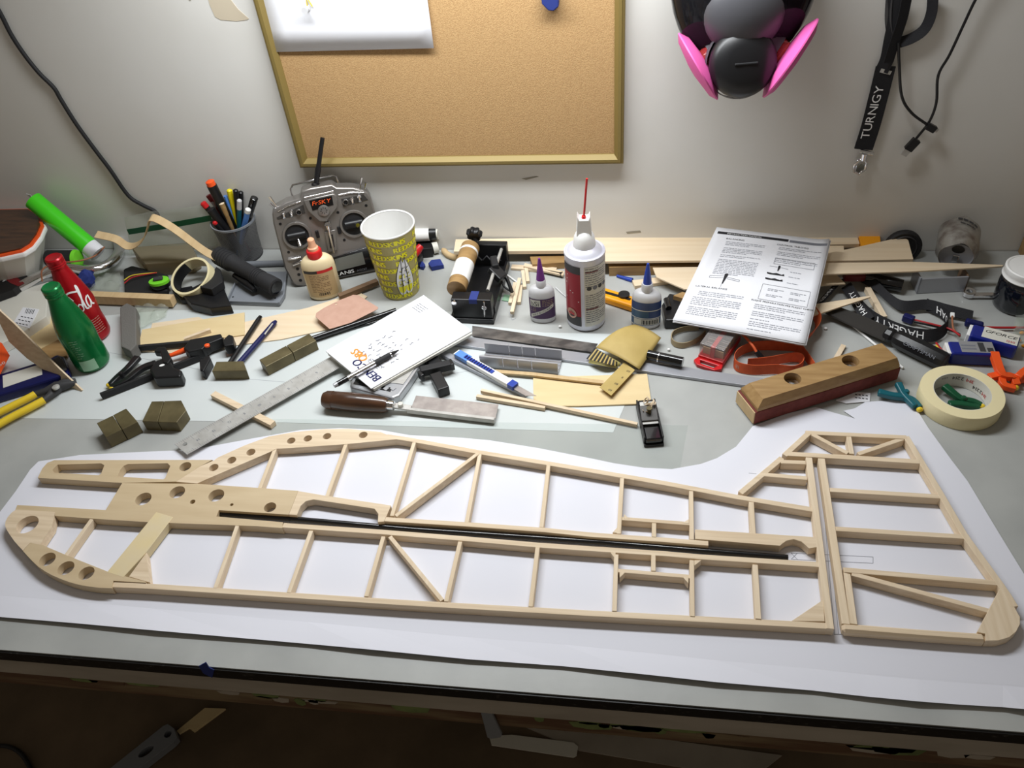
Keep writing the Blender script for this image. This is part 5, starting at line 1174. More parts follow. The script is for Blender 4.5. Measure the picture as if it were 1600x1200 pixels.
# steel rule on a wooden stick
rs = thing('steel_rule', 'long engraved steel rule resting on a small wooden stick', 'ruler', P(400, 630, 0))
rp = [(273,694),(519,556),(533,573),(292,710)]; RH = 0.0105
mb = MB(); hc = circ(P(289, 694, RH) - V((0, 0, 0.001)), 0.0035, 18); mb.prism([P(x, y, RH) - V((0, 0, 0.001)) for x, y in rp], (0, 0, 0.001), [hc]); build(mb, 'rule_blade', 'steel', rs); rbl = bpy.data.objects['rule_blade']
tk = MB(); A0, A1, C0, C1 = P(273,694,RH+0.0001), P(519,556,RH+0.0001), P(292,710,RH+0.0001), P(533,573,RH+0.0001)
for i in range(90):
    f = i / 90; ln = 0.32 if i % 8 == 0 else 0.2 if i % 4 == 0 else 0.11
    for (s, e, o, o2) in ((A0, A1, C0, C1), (C0, C1, A0, A1)):
        a = s.lerp(e, f); b = a.lerp(o.lerp(o2, f), ln); tk.bar(a, b, 0.0004, 0.0001)
build(tk, 'graduation', 'print_grey', rbl, kind='stuff')
rdx = (A1 - A0).normalized(); rdy = (A0 - C0).normalized()
for k in range(9):
    c = A0.lerp(A1, 0.10 + k * 0.095).lerp(C0.lerp(C1, 0.10 + k * 0.095), 0.5) + V((0, 0, 0.0001)); mb = MB(); mb.text(str(14 - k), 0.0075, None, fn=lambda x, y: c - rdx * x - rdy * (y - 0.002)); build(mb, 'rule_number', 'print_grey', rbl)
mb = MB(); mb.beam(P(334,617,0.0052), P(427,664,0.0052), 0.0105, 0.0088); single(mb, 'balsa_stick', 'balsa_x', 'short square balsa stick lying under the steel rule', 'stick')
# brass blocks
def block(lab, tq, by, hh):
    mb = MB(); mb.prism([P(x, y, hh) - V((0, 0, hh - B)) for x, y in tq], (0, 0, hh - B)); return single(mb, 'brass_block', 'brass', lab, 'metal block', 'brass blocks used as weights', bevel=0.0008)
block('lighter brass block standing next to a darker one beside the paper plan', [(151,661),(176,649),(190,671),(165,683)], 0, 0.0245)
block('darker brass block pressed against a lighter one beside the paper plan', [(176.5,648.5),(197,638),(215,659),(191,671)], 0, 0.0245)
block('narrow brass block of a touching pair behind the paper plan', [(222,658),(237,627),(256,626.5),(246,659)], 0, 0.021)
block('wide brass block of a touching pair behind the paper plan', [(246.6,659),(256.6,626.5),(283,625.5),(291,641),(276,660)], 0, 0.021)
block('single brass block lying in front of the two pens', [(331,580),(338,565),(380,564),(385,579)], 0, 0.020)
block('shorter brass block end to end with another beside the steel rule', [(405,562),(447,540),(457,551),(415,573)], 0, 0.021)
block('longer brass block end to end with another beside the steel rule', [(447.8,539.6),(483,521),(494,532),(457.6,550.6)], 0, 0.021)
# pens on the bench
def rodpen(name, label, a, b, h, parts):
    o = thing(name, label, 'pen', P((a[0] + b[0]) / 2, (a[1] + b[1]) / 2, 0)); p, q = P(*a, h), P(*b, h)
    for nm, m, f0, f1, r0, r1 in parts:
        mb = MB(); mb.tube([p.lerp(q, f0), p.lerp(q, f1)], [r0, r1], 14); build(mb, nm, m, o, smooth=40)
    return o, p, q
rodpen('black_pen', 'plain black pen lying beside a blue pen', (356,572), (407,495), 0.0085, [('barrel', 'black', 0, 0.94, 0.0042, 0.0046), ('end_cap', 'black_gloss', 0.94, 1, 0.0046, 0.0036)])
o, p, q = rodpen('blue_pen', 'dark blue pen with a steel clip beside the black pen', (373,568), (431,502), 0.0085, [('barrel', 'navy', 0, 0.94, 0.0046, 0.0048), ('end_cap', 'navy', 0.94, 1, 0.0048, 0.003)])
mb = MB(); mb.tube([p.lerp(q, 0.92) + V((0.002, -0.004, 0.005)), p.lerp(q, 0.66) + V((0.004, -0.003, 0.004))], 0.0014, 8); build(mb, 'clip', 'steel', o, smooth=40)
# thin balsa sheets
sheet('balsa_sheet', 'long thin balsa sheet running under the pink spreader', [(216,548),(300,527),(382,503),(480,481),(560,456),(574,463),(515,514),(440,530),(272,552)], B, 0.0025)
sheet('balsa_sheet', 'short plywood sheet lying on the long balsa sheet', [(222,515),(382,488),(382,523),(215,546)], 0.0027, 0.0047, 'ply_light')
sheet('balsa_sheet', 'narrow balsa strip showing behind the short plywood sheet', [(236,512),(238,505),(310,495),(320,500),(240,515)], B, 0.0024)
mb = MB(); mb.beam(P(288,531,0.0085), P(329,516,0.0085), 0.0062, 0.0072); single(mb, 'balsa_stick', 'balsa_x', 'stubby balsa stick lying on the short plywood sheet', 'stick')
mb = MB(); hs_ = circ(P(525, 475, 0.016) - V((0,0,0.001)), 0.0022, 14); mb.prism([P(x, y, 0.016) - V((0,0,0.001)) for x, y in [(493,495),(494,489),(506,481),(530,469),(552,460.5),(560,461),(591,480),(590,483),(548,504),(515,514)]], (0, 0, 0.001), [hs_])
single(mb, 'plastic_spreader', 'leather', 'pinkish tan plastic spreader with a small hole', 'spreader', bevel=0.0003)
mb = MB(); mb.beam(P(530,464,0.0095), P(590,440,0.0095), 0.011, 0.009); single(mb, 'brown_stick', 'brown_stick', 'dark brown wooden stick lying behind the pink spreader', 'stick')
mb = MB(); mb.tube([P(486,530,0.0085), P(619,485,0.0085)], 0.0048, 16); single(mb, 'carbon_tube', 'carbon', 'thick black carbon tube lying under the pink spreader', 'tube', smooth=50)
mb = MB(); mb.tube([P(470,536,0.0028), P(612,496,0.0028)], 0.0022, 12); single(mb, 'carbon_rod', 'carbon', 'thin black carbon rod lying beside the carbon tube', 'rod', smooth=50)
# black clamps
bc1 = thing('bar_clamp', 'black bar clamp with a long black bar in front of the grey foam block', 'clamp', P(245, 595, 0))
mb = MB(); mb.beam(P(158,619,0.008), P(325,553,0.008), 0.0055, 0.011); build(mb, 'bar', 'black_matte', bc1)
build(poly([(233,577),(243,563),(262,557),(272,574),(284,578),(282,588),(240,590)], B, 0.024), 'sliding_jaw', 'black', bc1, bevel=0.003)
build(poly([(240,549),(246,542),(258,541),(268,560),(262,568),(254,566),(250,550)], 0.014, 0.026), 'jaw_arm', 'black', bc1, bevel=0.002)
mb = MB(Tm(*P(253, 571, 0.0245)) @ Rz(0.5)); mb.lathe([(0.0035, 0), (0.0033, 0.0006)], 16, sx=1.3, sy=0.8); build(mb, 'oval_badge', 'print_white', bc1)
build(poly([(311,562),(326,554),(329,560),(318,580),(312,578)], B, 0.020), 'fixed_jaw', 'black', bc1, bevel=0.002)
bc2 = thing('bar_clamp', 'black bar clamp with an orange trigger lying on the plywood sheet', 'clamp', P(320, 545, 0.005))
mb = MB(); mb.beam(P(214,544,0.0105), P(350,532,0.0105), 0.0055, 0.010); build(mb, 'bar', 'black_matte', bc2)
build(poly([(286,544),(296,530),(345,521),(348,528),(326,537),(316,545),(294,550)], 0.006, 0.026), 'clamp_body', 'black', bc2, bevel=0.002)
mb = MB(); mb.tube([P(265,556,0.014), P(284,549,0.016), P(298,543,0.018)], [0.0035, 0.005, 0.005], 10); build(mb, 'trigger', 'orange', bc2, smooth=50)
mb = MB(Tm(*P(324, 541, 0.0265))); mb.lathe([(0.0045, 0), (0.0045, 0.003), (0.003, 0.004)], 14); build(mb, 'release_button', 'orange', bc2, smooth=40)
build(poly([(347,532),(357,522),(364,524),(365,538),(350,541)], 0.006, 0.026), 'fixed_jaw', 'black', bc2, bevel=0.002)
mb = MB(); mb.tube([P(357,546,0.008), P(360,549,0.008)], 0.005, 10); build(mb, 'jaw_pad', 'orange', bc2, smooth=40)
def spring_clamp(name, label, m, arms, pivot, tipm, tips, z=0.0):
    o = thing(name, label, 'clamp', P(pivot[0], pivot[1], z))
    for k, (pts, rs_) in enumerate(arms):
        c = spline([P(x, y, z + h) for x, y, h in pts], 4); n_ = len(c); f = [rs_[0] + (rs_[1] - rs_[0]) * i / (n_ - 1) for i in range(n_)]; ws = []
        for i in range(n_):
            t_ = c[min(i + 1, n_ - 1)] - c[max(i - 1, 0)]; ws.append(V((-t_.y, t_.x, 0)).normalized() * f[i] * 2.0)
        mb = MB(); mb.ribbon(c, ws, 0.0085); build(mb, 'arm', m, o, bevel=0.0016, smooth=35)
    mb = MB(Tm(*P(pivot[0], pivot[1], z + 0.004))); mb.lathe([(0.0045, 0), (0.0045, 0.010), (0.003, 0.012)], 16); build(mb, 'pivot', m, o, smooth=40)
    for x, y, h in tips:
        mb = MB(); mb.ball(P(x, y, z + h), 0.0048, 1, 0.8, 0.9); build(mb, 'jaw_pad', tipm, o, smooth=60)
    return o
spring_clamp('spring_clamp', 'black spring clamp with yellow jaw pads beside the green bottle', 'black',
    [([(171,603,0.006),(184,590,0.008),(200,576,0.012),(216,558,0.014)], (0.0045, 0.0065)), ([(173,606,0.006),(196,596,0.008),(222,576,0.012),(244,568,0.014)], (0.0045, 0.0062))], (192, 590), 'yellow', [(170,602,0.006), (175,607,0.006)])
# saw
sw = thing('razor_saw', 'small backsaw with a turned dark wooden handle', 'saw', P(640, 640, 0))
ha, hb = P(504, 624, 0.016), P(606, 633, 0.015); Mh = (hb - ha).to_track_quat('Z', 'Y').to_matrix().to_4x4(); Mh.translation = ha; L = (hb - ha).length
mb = MB(Mh); mb.lathe([(0.006, 0), (0.0115, 0.002), (0.0145, 0.008), (0.0150, 0.018), (0.0142, 0.0188), (0.0142, 0.0196), (0.0150, 0.0206), (0.0152, L*0.45), (0.0146, L*0.7), (0.0125, L*0.95), (0.0105, L)], 28); build(mb, 'handle', 'dark_wood', sw, smooth=40)
mb = MB(Mh); mb.lathe([(0.0080, L), (0.0076, L + 0.010), (0.006, L + 0.011)], 20); build(mb, 'ferrule', 'chrome', sw, smooth=40)
mb = MB(); mb.beam(P(615,634,0.012), P(642,638,0.010), 0.010, 0.004); build(mb, 'tang', 'steel', sw)
mb = MB(Tm(*P(626, 634, 0.0135))); mb.lathe([(0.0042, 0), (0.0042, 0.005), (0.0025, 0.006)], 14); build(mb, 'thumb_nut', 'off_white', sw, smooth=40)
mb = MB(); mb.prism([P(x, y, 0.008) - V((0,0,0.0008)) for x, y in [(650,618),(779,632),(774,654),(641,641)]], (0, 0, 0.0008)); build(mb, 'blade', 'steel_dull', sw)
mb = MB(); mb.beam(P(636,641,0.0075), P(773,657,0.0075), 0.006, 0.009); build(mb, 'spine', 'steel', sw, bevel=0.001)
# black bracket
bk = thing('black_bracket', 'small black T-shaped clamp head in front of the envelopes', 'clamp', P(685, 590, 0))
mb = MB(); mb.beam(P(657,581,0.016), P(705,570,0.016), 0.014, 0.014); build(mb, 'crossbar', 'black_matte', bk, bevel=0.002)
mb = MB(); mb.beam(P(681,588,0.010), P(694,613,0.010), 0.019, 0.018); build(mb, 'stem', 'black', bk, bevel=0.0015)
mb = MB(); mb.beam(P(668,556,0.008), P(684,574,0.008), 0.022, 0.014); build(mb, 'rear_block', 'black', bk, bevel=0.002)
for a, b in (((655,584),(661,591)), ((703,566),(708,574))): mb = MB(); mb.beam(P(*a, 0.014), P(*b, 0.014), 0.006, 0.014); build(mb, 'end_lug', 'black', bk, bevel=0.001)
# straightedges
mb = poly([(690,520),(1192,591),(1182,604),(690,535)], B, 0.0060); single(mb, 'aluminium_straightedge', 'alu', 'long aluminium straightedge lying across the bench', 'ruler', bevel=0.0003)
mb = poly([(738,509),(934,537),(926,550),(738,525)], 0.0065, 0.0078); single(mb, 'stained_blade', 'steel_stain', 'dark stained steel blade lying on the aluminium straightedge', 'ruler')
mb = MB(); mb.beam(P(692,553,0.0045), P(823,617,0.0045), 0.011, 0.0075); single(mb, 'aluminium_bar', 'alu', 'short aluminium bar lying under the snap-off knife', 'metal bar', bevel=0.0006)
kn = thing('snap_knife', 'blue and white snap-off knife lying on the aluminium bar', 'knife', P(770, 585, 0.009))
ka, kb = P(713, 552, 0.0135), P(803, 603, 0.0135)
for nm, m, f0, f1, w, h, dz in [('handle', 'white_plastic', 0.0, 1.0, 0.0135, 0.008, 0), ('slider', 'blue', 0.16, 0.66, 0.0075, 0.0016, 0.0046), ('end_cap', 'sky_blue', 0.02, 0.24, 0.0142, 0.0086, 0.0006), ('nose', 'blue', 0.93, 1.03, 0.0138, 0.0086, 0.0004)]:
    mb = MB(); mb.beam(ka.lerp(kb, f0) + V((0,0,dz)), ka.lerp(kb, f1) + V((0,0,dz)), w, h); build(mb, nm, m, kn, bevel=0.001)
for i in range(11):
    f = 0.18 + i * 0.042; mb = MB(); c = ka.lerp(kb, f) + V((0, 0, 0.0058)); mb.beam(c, c + (kb - ka).normalized() * 0.0016, 0.007, 0.0012); build(mb, 'slider_rib', 'navy', kn)
d = (kb - ka).normalized(); pn_ = V((-d.y, d.x, 0)); mb = MB(); e = ka.lerp(kb, 1.02) - V((0, 0, 0.001))
mb.prism([e - pn_ * 0.0052, e - pn_ * 0.0052 + d * 0.026, e + pn_ * 0.0052 + d * 0.040, e + pn_ * 0.0052], (0, 0, 0.0006)); build(mb, 'blade', 'steel_dull', kn)
# mitre box
mo_, mx_ = P(751, 574, B), P(872, 586, B); Mx = M3(mo_, mx_); ML = (mx_ - mo_).length
mt = thing('mitre_box', 'small aluminium mitre box with saw slots', 'mitre box', mo_)
build(MB(Mx).box(0, ML, 0, 0.036, 0, 0.004), 'floor_plate', 'alu', mt)
for y0 in (0, 0.033):
    cuts = [0.0, 0.30, 0.49, 0.67, 1.0] if y0 == 0 else [0.0, 0.32, 0.49, 0.66, 1.0]
    for i in range(4):
        build(MB(Mx).box(ML * cuts[i] + (0.0007 if i else 0), ML * cuts[i+1] - (0.0007 if i < 3 else 0), y0, y0 + 0.003, 0.004, 0.024), 'wall_segment', 'alu', mt)
for k in range(3): build(MB(Mx).box(0, ML, 0.008 + k * 0.009, 0.0095 + k * 0.009, 0.004, 0.0046), 'floor_groove', 'steel_dull', mt)
# plywood and sticks
sheet('plywood_sheet', 'pale plywood rectangle lying beside the block plane', [(833,590),(1011,584),(1018,630),(906,634),(834,634)], B, 0.0032, 'ply_light')
mb = MB(); mb.ribbon([P(774,581,0.0055), P(830,585,0.0065), P(890,592,0.0065), P(943,598,0.0065)], V((0.0, 0.0075, 0)), 0.0035); single(mb, 'torn_strip', 'cardboard', 'ragged strip of wood lying across the plywood rectangle', 'wood')
mb = MB(); mb.beam(P(752,611,0.0075), P(996,664,0.0045), 0.0052, 0.0062); single(mb, 'balsa_stick', 'balsa_x', 'long thin balsa stick pointing at the block plane', 'stick')
mb = MB(); mb.beam(P(745,620,0.004), P(852,638,0.004), 0.0060, 0.0062); single(mb, 'balsa_stick', 'balsa_x', 'shorter balsa stick lying in front of the long thin one', 'stick')
# sandpaper packet
sp = thing('sandpaper_packet', 'folded gold sandpaper packet beside the blue-tipped bottle', 'sandpaper', P(985, 545, 0))
def spf(px, h): return P(px[0], px[1], h)
A4 = [spf((931,543), 0.018), spf((992,507), 0.018), spf((1033,528), 0.014), spf((999,577), 0.014)]
def gfn(u_, v_):
    p = A4[0].lerp(A4[1], u_).lerp(A4[3].lerp(A4[2], u_), v_); p.z += 0.010 * math.sin(PI * u_) * (1 - v_) + 0.004 * math.sin(PI * v_); return p
build(MB().grid(gfn, 12, 10), 'outer_sheet', 'gold_paper', sp, smooth=70, thick=0.0008)
for k in range(17):
    a = P(930 + k * 2.1, 544 + k * 1.3, 0.018); b = P(917 + k * 2.9, 561 + k * 0.7, 0.010 + 0.008 * math.sin(PI * k / 16)); mb = MB(); mb.beam(a, b, 0.0022, 0.0008); build(mb, 'inner_strip', 'gold_paper' if k % 2 else 'print_black', sp)
mb = MB(); mb.grid(lambda u_, v_: P(914 + 52 * u_, 566 + 10 * u_, 0.002 + 0.012 * math.sin(PI * u_)).lerp(P(932 + 38 * u_, 545 + 22 * u_, 0.012), v_), 8, 3); build(mb, 'under_sheet', 'cup_olive', sp, smooth=70, thick=0.0006)
gt = thing('gold_strip', 'gold numbered strip sticking out from under the sandpaper packet', 'strip', P(962, 595, 0.004))
build(poly([(975,566),(992,578),(955,618),(937,605)], 0.0105, 0.0112), 'strip_body', 'gold_paper', gt)
gd_ = (P(946, 611, 0.0114) - P(984, 571, 0.0114)).normalized(); gw = V((-gd_.y, gd_.x, 0))
for k, s_ in enumerate(('60', '8', '80', '60')):
    c = P(984, 578, 0.0114).lerp(P(950, 613, 0.0114), 0.08 + k * 0.28); mb = MB(); mb.text(s_, 0.006, None, fn=lambda x, y: c - gw * x + gd_ * (y - 0.003)); build(mb, 'strip_number', 'print_black', gt)
# block plane
pa_, pb_ = P(1008, 634, B), P(1022, 698, B); Mp = M3(pb_, pa_); PLn = (pa_ - pb_).length
bp_ = thing('block_plane', 'little black block plane with pale shavings on top', 'block plane', P(1016, 668, 0))
build(MB(Mp).box(0, PLn, -0.0145, 0.0145, 0, 0.004), 'sole', 'black', bp_, bevel=0.001)
for y in (-0.0145, 0.0120): build(MB(Mp).box(PLn * 0.05, PLn * 0.98, y, y + 0.0025, 0.004, 0.016), 'side_wall', 'black', bp_, bevel=0.0008)
build(MB(Mp).box(0.002, PLn * 0.34, -0.0125, 0.0125, 0.004, 0.013), 'front_pad', 'black_gloss', bp_, bevel=0.003)
mb = MB(Mp @ Tm(PLn * 0.42, 0, 0.010) @ Ry(math.radians(-22))); mb.box(0, PLn * 0.42, -0.0115, 0.0115, 0, 0.002); build(mb, 'iron', 'steel', bp_)
mb = MB(Mp @ Tm(PLn * 0.46, 0, 0.0125) @ Ry(math.radians(-20))); mb.box(0, PLn * 0.3, -0.0125, 0.0125, 0, 0.003); build(mb, 'lever_cap', 'gunmetal_dark', bp_, bevel=0.001)
mb = MB(Mp @ Tm(PLn * 0.60, 0, 0.020)); mb.lathe([(0.003, 0), (0.003, 0.006), (0.0042, 0.007), (0.0042, 0.009)], 14); build(mb, 'thumb_screw', 'brass', bp_, smooth=40)
build(MB(Mp).box(PLn * 0.86, PLn, -0.0125, 0.0125, 0.004, 0.014), 'heel', 'black', bp_, bevel=0.003)
rn6 = random.Random(21)
for k in range(5):
    c = Mp @ V((PLn * rn6.uniform(0.62, 0.84), rn6.uniform(-0.006, 0.006), 0.026)); ax_ = V((rn6.uniform(-1, 1), rn6.uniform(-1, 1), rn6.uniform(-0.6, 0.6))).normalized(); o1 = ax_.orthogonal().normalized(); o2 = ax_.cross(o1); rr0 = rn6.uniform(0.005, 0.0085)
    mb = MB(); mb.ribbon([c + (o1 * math.cos(a * 0.5) + o2 * math.sin(a * 0.5)) * rr0 * (1 - 0.02 * a) + ax_ * a * 0.0003 for a in range(16)], ax_ * 0.0022, 0.0003); single(mb, 'wood_shaving', 'balsa_x', 'thin curled balsa shaving lying on the block plane', 'shaving', 'shavings on the block plane', smooth=70)
mb = MB(); mb.tube([P(1012,554,0.0155), P(1067,566,0.0155)], 0.0082, 20)
mk = thing('black_marker', 'glossy black marker lying on the aluminium straightedge', 'marker', P(1040, 560, 0.006))
build(mb, 'barrel', 'black_gloss', mk, smooth=40)
mb = MB(); mb.tube([P(1029,558,0.0155), P(1030.5,558.4,0.0155)], 0.0084, 20); build(mb, 'silver_ring', 'chrome', mk, smooth=40)
for x, y, lab in ((1045,546,'small white foam crumb beside the black marker'), (875,510,'tiny white paper scrap in front of the duster can'), (1290,513,'small white crumb beside the orange tape measure')):
    mb = MB(); mb.ball(P(x, y, 0.003), 0.0024, 1.2, 1, 0.8, 8, 5); single(mb, 'white_crumb', 'white_plastic', lab, 'crumb', 'white crumbs')
# ------------------------------------------------------------------ right end of the bench
# sanding block
so, sx_ = P(1178, 663, PZ + 0.0006), P(1402, 593, PZ + 0.0006); Ms = M3(so, sx_); SL = (sx_ - so).length; SW = 0.052
sb = thing('sanding_block', 'oak sanding block wrapped in dark red sandpaper', 'sanding block', (so + sx_) / 2)
build(MB(Ms).box(0, SL, 0, SW, 0, 0.024), 'sandpaper_wrap', 'sandpaper', sb, bevel=0.0012)
build(MB(Ms).box(-0.0015, 0.0, 0.001, SW - 0.001, 0.001, 0.023), 'paper_edge', 'cardboard', sb)
mb = MB(Ms); mb.prism([V((0.003, y, z)) for y, z in [(0.001, 0.024), (SW - 0.003, 0.024), (SW - 0.003, 0.030), (0.001, 0.030)]], (SL - 0.006, 0, 0)); build(mb, 'lower_grip', 'oak', sb)
fr0, fr1 = 0.30, 0.70; cy = SW * 0.50; zt = 0.030
hl = [[V((SL * f + 0.0125 * math.cos(a * PI / 14), cy + 0.0125 * math.sin(a * PI / 14), zt)) for a in range(28)] for f in (fr0, fr1)]
mb = MB(Ms); mb.prism([V((0.003, 0.001, zt)), V((SL - 0.003, 0.001, zt)), V((SL - 0.003, SW - 0.003, zt)), V((0.003, SW - 0.003, zt))], (0, 0, 0.013), hl)
mb.v = [(Ms @ V((min(max(q.x, 0.012), SL - 0.008), min(max(q.y, 0.005), SW - 0.010), q.z)) if q.z > 0.040 and (q.x < 0.005 or q.x > SL - 0.005) else v) for v, q in ((v, Ms.inverted() @ v) for v in mb.v)]
build(mb, 'upper_grip', 'oak', sb)
for f in (fr0, fr1):
    mb = MB(Ms @ Tm(SL * f, cy, zt + 0.0003)); mb.lathe([(0.0080, 0), (0.0080, 0.003), (0.004, 0.004), (0.0012, 0.0042)], 7); build(mb, 'screw_head', 'chrome', sb)
    mb = MB(Ms @ Tm(SL * f, cy, zt)); mb.lathe([(0.0122, 0), (0.0122, 0.0004)], 24); build(mb, 'hole_floor', 'brown_stick', sb)
# masking tape
tc_ = P(1503.5, 612, 0.0245); tc_.z = T + B
mt_ = thing('masking_tape', 'cream roll of masking tape lying flat on the bench', 'tape roll', tc_)
mb = MB(Tm(*tc_)); mb.lathe([(0.0388, 0), (0.0560, 0), (0.0565, 0.0012), (0.0565, 0.0233), (0.0560, 0.0245), (0.0388, 0.0245)], 72, capb=False, capt=False); build(mb, 'tape_layers', 'tape_cream', mt_, smooth=35)
mb = MB(Tm(*tc_)); mb.lathe([(0.0388, 0.0245), (0.0380, 0.0245), (0.0380, 0.0), (0.0388, 0.0)], 72, capb=False, capt=False); cor = build(mb, 'core', 'off_white', mt_, smooth=35)
def tin(ang, size, s, m, zc):
    mb = MB(); mb.text(s, size, None, fn=lambda x, y: tc_ + V((0.0377 * math.cos(ang + x / 0.0377), 0.0377 * math.sin(ang + x / 0.0377), zc - y + size * 0.3)), squeeze=1.1); build(mb, 'core_lettering', m, cor)
tin(1.42, 0.0085, '2214', 'print_black', 0.0165); tin(0.98, 0.0085, '3M', 'red', 0.0165); tin(0.62, 0.0085, '2214', 'print_black', 0.0085); tin(0.25, 0.0085, '3M', 'red', 0.0085)
tin(1.95, 0.005, 'USA', 'print_grey', 0.0175)
spring_clamp('spring_clamp', 'dark green spring clamp lying inside the masking tape roll', 'clamp_green',
    [([(1475,603,0.014),(1488,614,0.012),(1502,624,0.009),(1520,628,0.008),(1533,634,0.006)], (0.0055, 0.0042)), ([(1482,632,0.008),(1500,632,0.008),(1512,634,0.008),(1530,637,0.006)], (0.0055, 0.0042))], (1503, 629), 'yellow', [(1534,635,0.006)])
spring_clamp('spring_clamp', 'teal spring clamp beside the torn corner of the paper plan', 'teal',
    [([(1372,613,0.012),(1392,618,0.010),(1412,621,0.008),(1426,626,0.007),(1437,638,0.006)], (0.0052, 0.0042)), ([(1403,599,0.014),(1408,609,0.012),(1413,618,0.010),(1430,636,0.0085)], (0.0050, 0.0040))], (1414, 619), 'yellow', [(1437,640,0.006)])
spring_clamp('spring_clamp', 'orange spring clamp behind the masking tape roll', 'orange',
    [([(1553,552,0.022),(1558,568,0.020),(1566,586,0.016),(1582,590,0.012),(1588,602,0.008)], (0.0060, 0.0050)), ([(1545,590,0.012),(1562,588,0.012),(1568,602,0.009),(1586,608,0.007)], (0.0055, 0.0045))], (1562, 588), 'yellow', [(1587,606,0.007)])
spring_clamp('spring_clamp', 'second orange spring clamp at the very end of the bench', 'orange',
    [([(1590,590,0.014),(1602,580,0.014),(1620,572,0.014)], (0.0055, 0.0060)), ([(1588,594,0.008),(1606,592,0.008),(1624,590,0.010)], (0.0045, 0.0055))], (1604, 586), 'yellow', [(1588,598,0.005)])
# chisel with black handle
ch = thing('black_chisel', 'wide dark blade with a fat black lettered handle', 'chisel', P(1400, 530, 0))
build(poly([(1284,484),(1300,475),(1345,492),(1392,512),(1382,531),(1340,512),(1298,492)], 0.012, 0.015), 'blade', 'gunmetal_dark', ch)
c0_, c1_ = P(1383, 520, 0.016), P(1478, 566, 0.0165); Mc = (c1_ - c0_).to_track_quat('Z', 'Y').to_matrix().to_4x4(); Mc.translation = c0_; L = (c1_ - c0_).length
mb = MB(Mc); mb.lathe([(0.008, 0), (0.0115, 0.003), (0.0125, 0.012), (0.0105, 0.016), (0.0135, 0.021), (0.0150, 0.028), (0.0155, L*0.6), (0.0150, L - 0.006), (0.0135, L - 0.001), (0.011, L)], 10); hnd = build(mb, 'handle', 'black', ch, smooth=20)
hd = (c1_ - c0_).normalized(); hn = (CAM - c0_).normalized(); hn = (hn - hd * hn.dot(hd)).normalized(); hu = hn.cross(hd)
mb = MB(); mb.text('CRAFTSMAN', 0.008, None, fn=lambda x, y: c0_.lerp(c1_, 0.62) + hn * 0.0158 + hd * x + hu * (y - 0.004), squeeze=1.1); build(mb, 'handle_lettering', 'print_grey', hnd)
mb = MB(); mb.tube([P(1322,500,0.003), P(1411,575,0.003)], 0.0020, 8); single(mb, 'thin_rod', 'white_plastic', 'thin white rod lying under the black chisel', 'rod', smooth=50)
# small strips
mb = MB(); mb.beam(P(1318,540,0.003), P(1303,566,0.003), 0.0075, 0.004); single(mb, 'balsa_stick', 'balsa_y', 'balsa chip leaning out behind the sanding block', 'stick')
mb = MB(); mb.beam(P(1355,452,0.006), P(1381,498,0.006), 0.0095, 0.0095); single(mb, 'balsa_stick', 'balsa_y', 'broken balsa stick lying between the lanyard loops', 'stick')
lb_ = thing('printed_label', 'small white printed label lying in front of the sanding block', 'label', P(1335, 620, 0))
build(poly([(1306,625),(1338,612),(1360,614),(1359,627),(1322,630)], B, 0.0022), 'label_card', 'paper', lb_)
mb = MB(); rn7 = random.Random(3)
for i in range(2):
    for j in range(4): a = P(1336 + j * 5.5, 616 + i * 5 + j * 0.6, 0.0025); mb.bar(a, P(1339.5 + j * 5.5, 616.6 + i * 5 + j * 0.6, 0.0025), 0.0018, 0.0002)
build(mb, 'label_print', 'print_black', lb_, kind='stuff')
# lanyard on the bench
ln = thing('lettered_lanyard', 'black lanyard with white lettering looped over the right end of the bench', 'lanyard', P(1400, 500, 0))
def strap(pts, wv, k=6, th=0.0014):
    pth = spline([P(x, y, h) for x, y, h in pts], k); mb = MB(); mb.ribbon(pth, wv, th); global last_strap; last_strap = build(mb, 'strap', 'fabric_black', ln, smooth=70); return pth
WL = V((0.0, 0.012, 0.0165))
p1 = strap([(1340,472,0.012),(1362,494,0.012),(1394,511,0.012),(1428,522,0.013),(1458,524,0.013),(1476,515,0.012),(1481,501,0.012),(1470,487,0.012),(1448,476,0.012)], WL)
def ltext(path, wv, s0, s, size, flip=-1, up=-1):
    f, tot = on_path(path, wv, 0.0014, flip); mb = MB(); mb.text(s, size, None, fn=lambda x, y: f(s0 * tot)(x, up * (y - size * 0.34)), align=0.5, squeeze=1.0); build(mb, 'strap_lettering', 'print_white', last_strap)
ltext(p1, WL, 0.36, 'HAGERTY', 0.0175); ltext(p1, WL, 0.84, 'HAGE', 0.0165)
WF = V((0.014, 0.012, 0.004))
p2 = strap([(1316,436,0.010),(1302,450,0.012),(1284,470,0.012),(1268,490,0.012)], V((0.017, 0.009, 0.003)))
ltext(p2, V((0.017, 0.009, 0.003)), 0.52, 'HAGER', 0.0150, 1, 1)
WB = V((0.016, 0.010, 0.006))
p3 = strap([(1322,446,0.012),(1334,464,0.014),(1346,484,0.014),(1358,500,0.012)], WB); ltext(p3, WB, 0.55, 'HAGERTY', 0.0135, -1, -1)
strap([(1345,432,0.014),(1368,446,0.014),(1392,468,0.012),(1412,478,0.012),(1448,476,0.012),(1480,484,0.012),(1520,494,0.010)], V((0.004, 0.016, 0.009)))
bd = thing('black_tool', 'glossy black tool lying under the long balsa point', 'tool', P(1385, 440, 0))
mb = MB(); mb.tube([P(1352,432,0.016), P(1370,434,0.016), P(1380,440,0.015), P(1410,447,0.014)], [0.010, 0.010, 0.013, 0.011], 14); build(mb, 'handle', 'black_gloss', bd, smooth=40)
